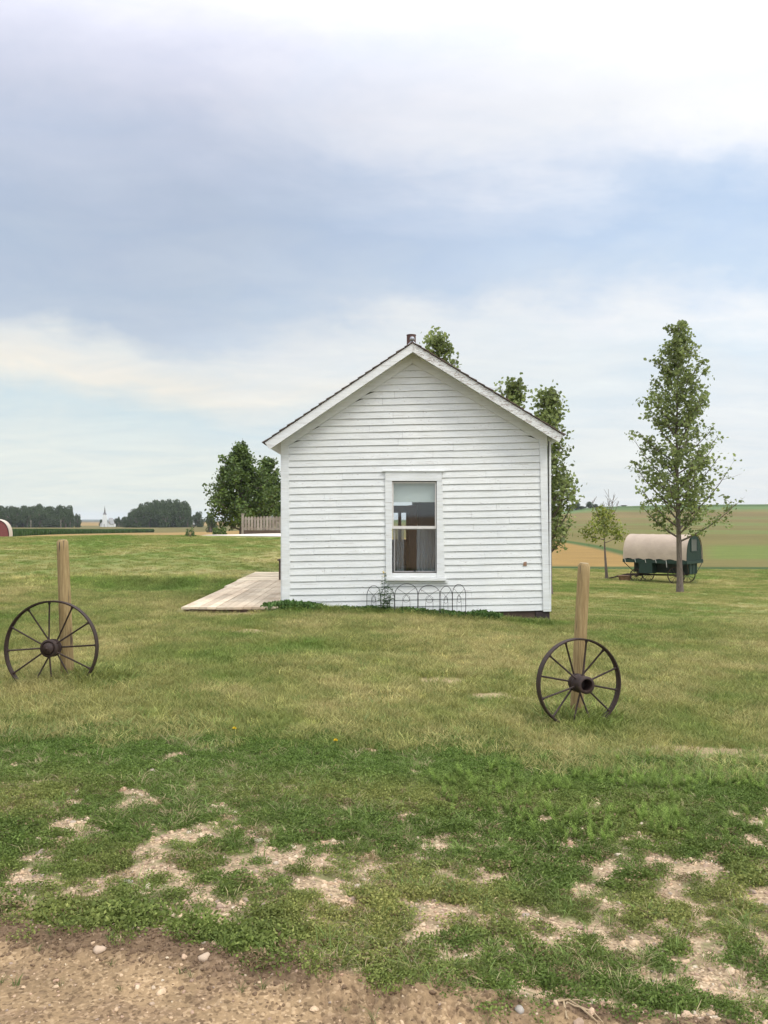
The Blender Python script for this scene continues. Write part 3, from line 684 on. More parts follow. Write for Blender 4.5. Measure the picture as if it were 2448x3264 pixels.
# clapboards
boards = MB(); cx0 = (xl+xr)/2
rake_l = (c1(165, 668), c1(790, 245)); rake_r = (c1(1432, 645), c1(790, 245))
def bound(z):
    l = c1(165, 0)[0]+(c1(170, 0)[0]-c1(165, 0)[0])*sst(2.6, 0, z); r = c1(1434, 0)[0]+(c1(1452, 0)[0]-c1(1434, 0)[0])*float(sst(2.6, 0, z))
    (ax0, az0), (ax1, az1) = rake_l
    if z > az0: l = ax0+(z-az0)/(az1-az0)*(ax1-ax0)
    (bx0, bz0), (bx1, bz1) = rake_r
    if z > bz0: r = bx0+(z-bz0)/(bz1-bz0)*(bx1-bx0)
    return l, r
pitch = .1111; zc0 = c1(790, 1460)[1]-2*pitch+.02
cas0 = c6(368, 0)[0]; cas1 = c6(1140, 0)[0]; casz0 = c6(0, 1500)[1]; casz1 = c6(0, 95)[1]
rb = random.Random(3)
def board_seg(xa, xb, zb0, zt0, topcut, seed):
    if xb-xa < .03: return
    n = max(1, int((xb-xa)/.22)); off = (rb.random()-.5)*.003
    for s in range(n):
        pass
    xs = [xa+(xb-xa)*t/n for t in range(n+1)]
    vs = []
    for x_ in xs:
        w = .0035*(vnoise(x_*2.3+seed*7.7, seed*3.1, 5)-.5)*2+.0012*(rb.random()-.5); sl = SL*(x_-cx0)
        zlo = zb0+sl+w; zhi = zt0+sl
        ztop = min(zhi, topcut(x_)); zlo2 = min(zlo, ztop-.002)
        yb_ = Y0-.020+off+.003*(vnoise(x_*1.1+seed*3.3, 9.1, 6)-.5); yt = Y0-.004
        vs.append([(x_, yb_, zlo2), (x_, yt, ztop), (x_, Y0+.010, ztop), (x_, Y0+.010, zlo2)])
    m = len(xs); V_ = [p for q in vs for p in q]; F_ = []
    for s in range(m-1):
        for q in range(4): F_.append((s*4+q, (s+1)*4+q, (s+1)*4+(q+1) % 4, s*4+(q+1) % 4))
    F_.append((3, 2, 1, 0)); F_.append(tuple((m-1)*4+q for q in range(4)))
    boards.add(V_, [tuple(reversed(f)) for f in F_])
def topcut(x_):
    (ax0, az0), (ax1, az1) = rake_l; (bx0, bz0), (bx1, bz1) = rake_r
    za = az0+(x_-ax0)/(ax1-ax0)*(az1-az0); zb_ = bz0+(x_-bx0)/(bx1-bx0)*(bz1-bz0)
    return min(za, zb_)+.03
kk = 0; z = zc0
while z < azz:
    lo = z+.0046; hi = z+pitch+.001
    ctr = z+SL*0
    lL, rL = bound(lo)
    def zat(x_): return z+SL*(x_-cx0)
    l = bound(zat(lL)-.01)[0]-.03; r = bound(zat(rL)-.01)[1]+.03
    if r-l < .05: break
    zm = zat((cas0+cas1)/2)+pitch/2
    lo2 = lo if kk > 0 else lo
    segs = [(l, r)]
    if casz0-.02 < zm < casz1+.01: segs = [(l, cas0+.03), (cas1-.03, r)]
    for (a, b) in segs:
        if zat(0) < zb-.02 and hi < zb: continue
        cuts = [a]
        if b-a > 1.6 and rb.random() < .75: cuts.append(a+(b-a)*rb.uniform(.25, .75))
        cuts.append(b)
        for q in range(len(cuts)-1):
            board_seg(cuts[q]+(.0012 if q else 0), cuts[q+1]-(.0012 if q < len(cuts)-2 else 0), max(lo, zb-.06) if kk else lo, hi, topcut, kk*3+q)
    z += pitch; kk += 1
cb = boards.build('clapboards', M['paint'], house)
# corner boards, rake trim, casing
mb = MB(); e1 = c1(120, 640); e2 = c1(127, 1500); i1 = c1(160, 640); i2 = c1(168, 1500)
mb.prism([(e2[0], zb-.01), (i2[0], zb-.01), (i1[0], i1[1]), (e1[0], e1[1]+.03)], Y0-.034, Y0+.012); mb.build('corner_board', M['paint_trim'], house, bevel=.002)
mb = MB(); e1 = c1(1472, 640); e2 = c1(1484, 1505); i1 = c1(1434, 640); i2 = c1(1452, 1505)
mb.prism([(i2[0], zb-.02), (e2[0], zb-.02), (e1[0], e1[1]), (i1[0], i1[1])], Y0-.034, Y0+.012); mb.build('corner_board', M['paint_trim'], house, bevel=.002)
mb = MB(); mb.box(e2[0]+.002, e2[0]+.030, Y0-.02, Y0+.13, zb-.02, e1[1]-.02); mb.build('corner_return', M['paint_trim'], house); mb = MB(); mb.box(c1(127,0)[0]-.022, c1(127,0)[0]-.002+.0, Y0-.02, Y0+.13, zb, e1[1]-.02)
mb.build('corner_return', M['paint_trim'], house)
# frieze boards along the rake
mb = MB(); fl0, fl1, fr0 = rake_l[0], (rake_l[1][0], rake_l[1][1]-.028), rake_r[0]
xo = c1(122, 0)[0]; 
up = .30
mb.prism([(xo, fl0[1]-.03), fl0, fl1, (ax, fl1[1]+up), (xo, fl0[1]+.2-.05)], Y0-.031, Y0+.011)
xo2 = c1(1472, 0)[0]
mb.prism([(fl1[0]+.001, fl1[1]), (fr0[0], fr0[1]), (xo2, fr0[1]-.03), (xo2, fr0[1]+.15), (ax+.001, fl1[1]+up)], Y0-.0305, Y0+.011)
mb.build('frieze_board', M['paint_trim'], house)
# barge boards
mb = MB(); mb.prism([Lb, Apb, Ap, La], YO-.022, YO); mb.build('barge_board', M['paint_trim'], house, bevel=.002)
mb = MB(); mb.prism([(Apb[0]+.001, Apb[1]), Rb, Ra, (Ap[0]+.001, Ap[1])], YO-.0215, YO); mb.build('barge_board', M['paint_peel'], house, bevel=.002)
# roof deck with soffit, shingle courses
YE = YB+.3
for side, (E0, Eb) in enumerate(((La, Lb), (Ra, Rb))):
    mb = MB(); A_ = Vector((Ap[0], 0, Ap[1])); E_ = Vector((E0[0], 0, E0[1])); dd = (E_-A_); Ld = dd.length; dd.normalize()
    nn_ = Vector((-dd.z, 0, dd.x)) if side else Vector((dd.z, 0, -dd.x))
    if nn_.z < 0: nn_ = -nn_
    th = .09
    ps = [A_-nn_*th, E_-nn_*th, E_-nn_*.004, A_-nn_*.004]
    poly = [(p.x, p.z) for p in ps]
    if side == 0: poly = poly[::-1]
    mb.prism(poly, YO+.001, YE); mb.build('soffit', M['paint_trim'], house)
    mb = MB(); nC = int(Ld/.145)
    for q in range(nC):
        s0 = q*Ld/nC; s1 = (q+1)*Ld/nC+(.03 if q == nC-1 else 0)
        a_ = A_+dd*max(s0-.05, 0)+nn_*.006; b_ = A_+dd*s1+nn_*.010; tb = .020
        for w in range(34):
            y0_ = YO-.045+(YE-YO+.06)*w/34; y1 = YO-.045+(YE-YO+.06)*(w+1)/34-.004; jj = rb.uniform(-.012, .012); tk = tb+rb.uniform(-.003, .004)
            bb = b_+dd*jj
            q8 = [(a_.x, y0_, a_.z), (bb.x, y0_, bb.z), (bb.x, y1, bb.z), (a_.x, y1, a_.z)]
            up4 = [(a_.x+nn_.x*.006, y0_, a_.z+nn_.z*.006), (bb.x+nn_.x*tk, y0_, bb.z+nn_.z*tk), (bb.x+nn_.x*tk, y1, bb.z+nn_.z*tk), (a_.x+nn_.x*.006, y1, a_.z+nn_.z*.006)]
            mb.hexa(q8+up4)
    mb.build('shingle_roof', M['shingle'], house)
# chimney pipe and the little ball on the ridge
D = 16.6; p = P(1296+13, 1100, D)
ridge_at = Ap[1]
pm = MB(); Mx = Matrix.Translation((P(1311, 0, D)[0], D, 0)); top = P(0, 1067, D)[2]
pm.lathe([(.086, ridge_at-.05), (.086, top-.012), (.092, top-.01), (.092, top), (.080, top), (.078, top-.4)], Mx, 20); pm.build('chimney_pipe', M['rust_pipe'], house, smooth=True)
pm = MB(); bc = P(1314, 1080, YO+.02)
pm.lathe([(.0418*math.sin(t*math.pi/10)+.0001, -.0418*math.cos(t*math.pi/10)) for t in range(11)], Matrix.Translation(bc) @ Matrix.Rotation(R(90), 4, 'X'), 18)
for s in (-1, 1): pm.tube([(bc[0], bc[1]-.005, bc[2]-.030), (bc[0]+s*.075, bc[1]-.005, bc[2]-.105)], .011, 6)
pm.build('ridge_finial', M['zinc'], house, smooth=True)
# foundation
fb = MB(); x0, z1 = c1(1414, 1508); fb.box(x0, c1(1487, 0)[0], Y0-.0, Y0+.3, zb-.42, z1-.004); fb.build('foundation_block', M['block'], house, bevel=.01)
fb = MB(); fb.box(c1(1180, 0)[0], x0-.004, Y0+.02, Y0+.1, zb-.32, z1-.012); fb.box(xl, c1(1180, 0)[0]-.01, Y0+.05, Y0+.12, zb-.3, zb); fb.box(xl, xr, Y0+.13, YB, zb-.35, zb-.002); fb.build('skirt_board', M['brownboard'], house)
# patch of bare wood on the wall
pm = MB(); a = c1(1351, 1262); b = c1(1369, 1281); pm.prism([(a[0], b[1]), (b[0], b[1]), (b[0]-.002, a[1]+.004), (a[0]+.01, a[1])], Y0-.027, Y0-.015); pm.build('bare_wood_patch', simple('bare_orange_wood', (.36,.22,.15), (.24,.14,.09), 20, .8), house)

# window: casing, head, sill, sashes
win = empty('window', (0, 0, 0)); win.parent = house; win.location = Vector(((wx0+wx1)/2, Y0, wz0))-Vector(house.location)
mb = MB()
a = c6(365, 1495); b = c6(455, 222); mb.prism([(a[0]+.012, a[1]), (b[0], a[1]), (b[0], b[1]), (a[0]-.004, b[1])], Y0-.036, Y0+.02)
a = c6(1045, 1495); b = c6(1150, 222); mb.prism([(a[0], a[1]), (b[0], a[1]), (b[0]-.038, b[1]), (a[0], b[1])], Y0-.036, Y0+.02)
a = c6(365, 222); b = c6(1112, 98); mb.box(a[0], b[0], Y0-.040, Y0+.02, a[1]+.001, b[1])
a = c6(455, 1495); b = c6(1045, 1438); mb.box(a[0]+.001, b[0]-.001, Y0-.030, Y0+.02, a[1], b[1])
mb.build('casing', M['paint_trim'], win, bevel=.002)
mb = MB(); a = c6(328, 104); b = c6(1144, 84); mb.box(a[0], b[0], Y0-.060, Y0-.0, a[1]+.010, b[1]); mb.build('drip_cap', M['paint_trim'], win)
mb = MB(); a = c6(375, 1536); b = c6(1165, 1497); mb.box(a[0], b[0], Y0-.085, Y0-.01, a[1], b[1]); mb.build('sill', M['paint_trim'], win, bevel=.003)
mb = MB(); a = c6(385, 1570); b = c6(1188, 1538); mb.box(a[0], b[0], Y0-.034, Y0+.0, a[1], b[1]); mb.build('apron', M['paint_trim'], win)
def frame(x0, z0, x1, z1, w, y0, y1, name, mat, wb=None, wt=None):
    m_ = MB(); wb = w if wb is None else wb; wt = w if wt is None else wt
    m_.box(x0, x0+w, y0, y1, z0, z1); m_.box(x1-w, x1, y0, y1, z0, z1)
    m_.box(x0+w, x1-w, y0, y1, z0, z0+wb); m_.box(x0+w, x1-w, y0, y1, z1-wt, z1); return m_.build(name, mat, win)
a = c6(457, 852); b = c6(1040, 232); frame(a[0], a[1], b[0], b[1], .022, Y0+.0, Y0+.035, 'upper_sash', M['sash'], .045, .024)
a = c6(478, 1438); b = c6(1042, 856); frame(a[0], a[1], b[0], b[1], .020, Y0+.025, Y0+.055, 'lower_sash', M['screenframe'], .032, .010)
for (p0, p1, yy) in (((475, 820), (1025, 250), Y0+.02), ((495, 1400), (1030, 862), Y0+.04)):
    a = c6(*p0); b = c6(*p1); m_ = MB(); m_.box(a[0], b[0], yy, yy+.003, a[1], b[1]); m_.build('pane', M['glass'], win)
a = c6(742, 1416); b = c6(770, 1394); m_ = MB(); m_.box(a[0], b[0], Y0+.014, Y0+.024, a[1], b[1]); m_.build('sash_lift', M['black_wire'], win)
a = c6(460, 500); b = c6(1040, 235); m_ = MB(); m_.box(a[0], b[0], Y0+.07, Y0+.076, a[1], b[1]); m_.build('roller_blind', M['blind'], win)
def curtain(xa, xb, ztop, zbot, seed):
    g = np.random.default_rng(seed); nx, nz = 60, 12; V_ = []; F_ = []; ph = g.uniform(0, 6)
    for iz in range(nz+1):
        for ix in range(nx+1):
            t = ix/nx; zz_ = ztop+(zbot-ztop)*iz/nz; V_.append((xa+(xb-xa)*t+.004*math.sin(iz+ph), Y0+.13+.016*math.sin(t*38+ph+.3*math.sin(iz*.7))*(.4+.6*iz/nz)+.01*math.sin(t*13), zz_))
    for iz in range(nz):
        for ix in range(nx): q = iz*(nx+1)+ix; F_.append((q, q+1, q+nx+2, q+nx+1))
    m_ = MB(); m_.add(V_, F_); return m_.build('curtain', M['lace'], win, smooth=True)
curtain(c6(470, 0)[0], c6(615, 0)[0], c6(0, 850)[1], c6(0, 1425)[1], 1)
curtain(c6(785, 0)[0], c6(1045, 0)[0], c6(0, 840)[1], c6(0, 1425)[1], 2)

# ------------------------------------------------------------------ wooden deck beside the house
deck = empty('wooden_deck', (-2.5, 18, .0), label='low pale plank deck on the ground along the left side of the white house', cat='deck')
rd = random.Random(5)
mb = MB(); xa, xb = -3.26, -1.70; nb = 11; zt = .085
for q in range(nb):
    x0 = xa+(xb-xa)*q/nb; x1 = xa+(xb-xa)*(q+1)/nb-.007; ys_ = 14.12+rd.uniform(-.015, .02)-(.0 if q else 0)
    cut = 14.12+rd.choice([2.4, 3.6, 4.2])
    for (y0, y1) in ((ys_, cut-.002), (cut+.002, 20.0)):
        dz = rd.uniform(-.003, .003); mb.box(x0-(.07 if y0 > 15 and q == 0 else 0), x1, y0, y1, zt-.035+dz, zt+dz)
mb.build('deck_planks', M['deck_y'], deck)
mb = MB(); yy = 20.02
while yy < 22.9:
    w = .14; dz = rd.uniform(-.003, .003); mb.box(-3.36+rd.uniform(-.01, .01), -1.70, yy, yy+w-.008, zt-.031+dz, zt+.004+dz); yy += w
mb.build('cross_planks', M['deck_x'], deck)
mb = MB(); mb.box(xa+.03, xb-.01, 14.16, 14.20, -.06, zt-.04); mb.box(xa+.03, xa+.07, 14.205, 22.8, -.06, zt-.04); mb.build('deck_joist', M['brownboard'], deck)
stp = empty('brown_board', (-1.66, 20.2, .08), label='narrow weathered brown board standing on the deck against the side of the house', cat='board')
mb = MB(); p0 = P(892, 1845, 20.3); p1 = P(898, 1786, 20.3); mb.box(p0[0], p1[0]+.06, 20.1, 20.5, zt+.006, p1[2]); mb.build('board', M['brownboard'], stp); 
mb = MB(); mb.box(p0[0]-.03, p1[0]+.09, 20.07, 20.53, p1[2]+.001, p1[2]+.03); mb.build('top_rail', M['brownboard'], stp)

# ------------------------------------------------------------------ wire hoop edging in front of the window
hf = empty('hoop_edging', (fx(1360), 14.2, 0), label='black wire hoop border fence of six arched panels standing under the window', cat='garden fence')
posts = [(120, 14.34), (305, 14.42), (488, 14.14), (797, 14.34), (1078, 14.12), (1252, 14.32), (1430, 14.16)]
tops = [1603, 1622, 1578, 1598, 1612, 1586]
pp = []
for cx, D in posts: pp.append(Vector(((1140+cx*.2411-1224)/F*D, D, 0)))
pp2 = list(pp); 
for q in range(6):
    a, b = pp[q].copy(), pp[q+1].copy()
    if q == 3: b = Vector(((1140+1100*.2411-1224)/F*14.2, 14.2, 0))
    Dm = (a.y+b.y)/2; zt_ = CAM-((1480+tops[q]*.2411)-HR)/F*Dm; zg = -.03
    dv = b-a; Hh = zt_-zg; m_ = MB()
    def pt(t, z_): return a+dv*t+Vector((0, 0, z_))
    rise = min(.46*.373, Hh*.45)
    out = [pt(.01, zg-.05)]+[pt(.01, zg+(Hh-rise)*.5)]+[pt(.5-.49*math.cos(th), zg+Hh-rise+rise*math.sin(th)) for th in np.linspace(0, math.pi, 17)]+[pt(.99, zg+(Hh-rise)*.5), pt(.99, zg-.05)]
    m_.tube(out, .0052, 6); m_.build('hoop', M['black_wire'], hf)
    m_ = MB()
    for sg in (-1, 1):
        th = math.pi/2+sg*.95; s_ = (.5-.49*math.cos(th), Hh-rise+rise*math.sin(th)); e_ = (.5-(-sg)*-.16, Hh*.38)
        cv = []
        for t in np.linspace(0, 1, 9):
            tx = s_[0]+(e_[0]-s_[0])*(1-(1-t)**1.9); cv.append(pt(tx, zg+s_[1]+(e_[1]-s_[1])*t))
        cv.append(pt(e_[0], zg-.04)); m_.tube(cv, .003, 5)
    rc = .155; ring = [pt(.5+rc*math.cos(t), zg+Hh*.50+rc*.373*math.sin(t)) for t in np.linspace(0, 2*math.pi, 19)[:-1]]
    m_.tube(ring, .003, 5, closed=True); m_.build('inner_scroll', M['black_wire'], hf)
# tall flowering weed
wd = empty('flowering_weed', (fx(1228), 14.25, 0), label='tall leafy weed with a small yellow flower head growing behind the left hoops', cat='weed')
gw = random.Random(9); m_ = MB(); lf = MB(); fl = MB(); bx0 = fx(1224)
for s, (dx, top_) in enumerate(((.0, .66), (.04, .46), (-.03, .40), (.07, .38))):
    pts = [Vector((bx0+dx+.02*math.sin(t*3+s)*t+dx*t, 14.27-.05*s/3, -.05+(top_+.05)*t)) for t in np.linspace(0, 1, 8)]
    m_.tube(pts, [.005*(1-.6*t) for t in np.linspace(0, 1, 8)], 5)
    for q in range(int(top_*120)):
        t = gw.uniform(.1, .97); c = Vector((bx0+dx+dx*t, 14.27-.05*s/3, -.05+(top_+.05)*t)); a = gw.uniform(0, 6.28); L_ = gw.uniform(.05, .11)*(1.2-.6*t)
        d = Vector((math.cos(a), math.sin(a), gw.uniform(-.2, .6))).normalized(); s2 = d.cross(Vector((0, 0, 1))).normalized()
        lf.add([c, c+d*L_*.5+s2*L_*.22, c+d*L_-Vector((0, 0, L_*.25)), c+d*L_*.5-s2*L_*.22], [(0, 1, 2, 3)])
m_.build('stem', M['weed'], wd); lf.build('foliage', M['weed'], wd)
for q in range(26):
    c = Vector((bx0+gw.gauss(0, .012), 14.27+gw.gauss(0, .012), .60+gw.uniform(-.03, .06))); d = Vector((gw.gauss(0, 1), gw.gauss(0, 1), gw.gauss(0, 1))).normalized(); s2 = d.orthogonal().normalized()
    fl.add([c-d*.008, c+s2*.008, c+d*.008, c-s2*.008], [(0, 1, 2, 3)])
fl.build('flower_head', M['flower'], wd)

# ------------------------------------------------------------------ posts and iron wheels
def round_post(name, top, bot, rt, rb_, label, cham, seed):
    g = random.Random(seed); o = empty(name, (bot[0], bot[1], bot[2]), label=label, cat='post', group='wooden posts behind the iron wheels'); m_ = MB()
    T = Vector(top); B = Vector(bot)-Vector((0, 0, .15)); ax_ = (T-B).normalized(); sx = ax_.orthogonal().normalized(); sy = ax_.cross(sx); n_ = 28; H_ = 26; L_ = (T-B).length
    vs = []; ang = [2*math.pi*q/n_ for q in range(n_)]
    for i_ in range(H_+1):
        t = i_/H_
        for q, a_ in enumerate(ang):
            r_ = (rb_+(rt-rb_)*t)*(1+.03*math.sin(a_*2+t*3+seed)+.018*vnoise(q*.6, t*9, seed)); vs.append(B+ax_*L_*t*.985+(sx*math.cos(a_)+sy*math.sin(a_))*r_)
    fs = [(i_*n_+q, i_*n_+(q+1) % n_, (i_+1)*n_+(q+1) % n_, (i_+1)*n_+q) for i_ in range(H_) for q in range(n_)]
    base = len(vs)
    for q, a_ in enumerate(ang): vs.append(T+(sx*math.cos(a_)+sy*math.sin(a_))*rt*cham)
    fs += [(H_*n_+q, H_*n_+(q+1) % n_, base+(q+1) % n_, base+q) for q in range(n_)]
    m_.add(vs, fs); m_.build('pole', M['post'], o, smooth=True)
    m_ = MB(); m_.add([T+ax_*.001+(sx*math.cos(a_)+sy*math.sin(a_))*rt*cham for a_ in ang], [tuple(range(n_))]); m_.build('cut_top', M['post_top'], o)
    return o
DL, DR = 8.22, 7.42
lt = P(199, 1720, DL); lb = P(219, 2182, DL); zl_ = float(Z(lb[0], DL))
round_post('round_post', lt, (lb[0], DL, zl_), .051, .060, 'round wooden post leaning left behind the left iron wheel', .70, 1)
rt_ = P(1862, 1795, DR); rb2 = P(1832, 2285, DR)
round_post('round_post', rt_, (rb2[0], DR, float(Z(rb2[0], DR))), .050, .053, 'round wooden post leaning right behind the right iron wheel with a pale cut top', .74, 2)

def iron_wheel(c, Rw, yaw, lean, phase, capped, label, roll=0):
    o = empty('iron_wheel', c, label=label, cat='wheel', group='old iron implement wheels')
    Mw = Matrix.Translation(c) @ Matrix.Rotation(yaw, 4, 'Z') @ Matrix.Rotation(lean, 4, 'X')
    def T(v): return Mw @ Vector(v)
    # rim: flat band with inner rib; wheel axis = local y
    def ring(prof, n=84):
        m_ = MB(); vs = []; fs = []; k_ = len(prof)
        for q in range(n):
            a_ = 2*math.pi*q/n
            for r_, yv in prof: vs.append(T((r_*math.sin(a_), yv, r_*math.cos(a_))))
        for q in range(n):
            for j_ in range(k_): fs.append((q*k_+j_, q*k_+(j_+1) % k_, ((q+1) % n)*k_+(j_+1) % k_, ((q+1) % n)*k_+j_))
        m_.add(vs, fs); return m_
    w = .034
    ring([(Rw, -w), (Rw, w), (Rw-.009, w), (Rw-.011, .012), (Rw-.017, .008), (Rw-.017, -.008), (Rw-.011, -.012), (Rw-.009, -w)]).build('rim', M['iron'], o, smooth=True)
    for s in range(12):
        a_ = phase+s*math.pi/6; m_ = MB(); side = 1 if s % 2 else -1; ca, sa = math.sin(a_), math.cos(a_)
        p0 = T((ca*.055, side*.045, sa*.055)); p1 = T((ca*(Rw-.014), side*.008, sa*(Rw-.014)))
        m_.tube([p0, p0+(p1-p0)*.94, p0+(p1-p0)*.96, p1], [.0078, .0078, .0125, .0125], 8); m_.build('spoke', M['iron'], o, smooth=True)
    m_ = MB(); MR = Mw @ Matrix.Rotation(R(90), 4, 'X')              # local z -> towards camera (-y)
    if capped: prof = [(.0, -.08), (.05, -.08), (.052, -.05), (.080, -.045), (.082, -.025), (.060, -.02), (.055, .02), (.080, .028), (.082, .055), (.068, .066), (.062, .066), (.058, .056), (.054, .056), (.050, .078), (.030, .092), (.012, .096), (.006, .106), (0, .107)]
    else: prof = [(.0, -.09), (.050, -.09), (.052, -.055), (.074, -.05), (.076, -.03), (.058, -.024), (.055, .0), (.074, .008), (.076, .022), (.066, .03), (.066, .108), (.071, .112), (.071, .130), (.062, .137), (.050, .137), (.047, .13), (.045, .02), (0, .02)]
    m_.lathe(prof, MR, 32); m_.build('hub', M['iron'], o, smooth=True)
    return o
cL = P(164.6, 2065, 8.02); iron_wheel(cL, .431, R(-4), R(-4), R(-4), True, 'larger rusty iron wheel with a domed hub cap leaning on the left post')
cR = P(1845, 2177, 7.20); iron_wheel(cR, .366, R(15), R(-3), R(12), False, 'smaller rusty iron wheel with an open hollow hub leaning on the right post')

# ------------------------------------------------------------------ small things on the verge
def gpx(px, py):
    D = CAM*F/(py-HR)
    for _ in range(4):
        x_ = (px-1224)/F*D; D = (CAM-float(Z(x_, D)))*F/(py-HR)
    return (px-1224)/F*D, D
for px_, py_, lb_ in ((745, 2362, 'yellow dandelion flower on the lawn edge, the one further left'), (1067, 2402, 'yellow dandelion flower on the lawn edge, the one nearer the middle')):
    x_, y_ = gpx(px_, py_); z_ = float(Z(x_, y_)); o = empty('dandelion', (x_, y_, z_), label=lb_, cat='flower', group='dandelions at the edge of the lawn')
    m_ = MB(); m_.tube([(x_, y_, z_), (x_+.004, y_, z_+.055), (x_+.006, y_, z_+.085)], .0018, 5); m_.build('stem', M['weed'], o)
    m_ = MB(); gg_ = random.Random(px_)
    for q in range(40):
        a_ = q*2.4; el_ = R(20+60*(q/40)); d = Vector((math.cos(a_)*math.cos(el_), math.sin(a_)*math.cos(el_), math.sin(el_))); c = Vector((x_+.006, y_, z_+.084)); s2 = d.orthogonal().normalized()
        m_.add([c, c+d*.010+s2*.0025, c+d*.018, c+d*.010-s2*.0025], [(0, 1, 2, 3)])
    m_.build('flower_head', M['flower'], o)
M['boulder_tan'] = simple('tan_stone', (.52,.40,.29), (.38,.28,.20), 30, .85); M['boulder_grey'] = simple('grey_stone', (.44,.40,.35), (.30,.27,.24), 30, .85)
for px_, py_, sz_, mt_, lb_ in ((320, 3030, .040, 'boulder_tan', 'rounded tan stone on the road edge at the left, the leftmost larger stone'), (654, 3052, .036, 'boulder_tan', 'angular tan stone in the dark crumbled soil of the road edge'),
                                (1655, 3205, .036, 'boulder_grey', 'flat grey-tan stone on the dirt road right of the tyre marks'), (2140, 3187, .032, 'boulder_grey', 'pale grey stone at the grass edge in the bottom right corner'),
                                (411, 2812, .032, 'boulder_grey', 'pale grey stone among the weeds at left, above the road edge')):
    x_, y_ = gpx(px_, py_); o = pebble(px_ % 17+2, 'stone', M[mt_]); C.objects.link(o); o.location = (x_, y_, float(Z(x_, y_)+Zm(x_, y_))+sz_*.12); o.scale = (sz_*1.15, sz_, sz_); o.rotation_euler = (.2, -.1, px_)
    tag(o, lb_, 'stone', 'larger stones lying on the verge and road')
rt = empty('dry_root', gpx(1850, 3215)+(0,), label='dry branching root lying in the crumbled soil of the road edge', cat='root')
def rootpt(px_, py_, up=.006): x_, y_ = gpx(px_, py_); return (x_, y_, float(Z(x_, y_)+Zm(x_, y_))+up)
for pts in (((1775, 3195), (1810, 3190), (1850, 3210), (1885, 3235), (1905, 3250)), ((1790, 3185), (1830, 3205), (1850, 3210)), ((1795, 3192), (1805, 3235), (1812, 3240)), ((1850, 3210), (1890, 3225), (1920, 3255)), ((1780, 3185), (1840, 3190), (1868, 3200))):
    m_ = MB(); m_.tube([rootpt(a_, b_, .008) for a_, b_ in pts], [.0035]+[.0028]*(len(pts)-2)+[.0012], 5); m_.build('strand', M['root'], rt)

# ------------------------------------------------------------------ trees
def leaf_obj(name, Cc, size, mat, seed, parent, up=.3, asp=.8):
    g = np.random.default_rng(seed); n = len(Cc)
    d = g.normal(0, 1, (n, 3)); d[:, 2] = d[:, 2]*.7-up; d /= np.linalg.norm(d, axis=1)[:, None]
    s = np.cross(d, g.normal(0, 1, (n, 3))); s /= np.linalg.norm(s, axis=1)[:, None]+1e-9
    nn = np.cross(d, s); L = (size*g.uniform(.65, 1.35, n))[:, None]
    V = np.stack([Cc-d*L*.5, Cc-d*L*.12+s*L*.5*asp, Cc+d*L*.28+s*L*.36*asp+nn*L*.1, Cc+d*L*.6, Cc+d*L*.28-s*L*.36*asp+nn*L*.1, Cc-d*L*.12-s*L*.5*asp], 1).reshape(-1, 3)
    f = np.arange(n*6).reshape(n, 6)
    V = V-np.array(parent.location) if parent else V
    return np_mesh(name, V, f, mat, parent)
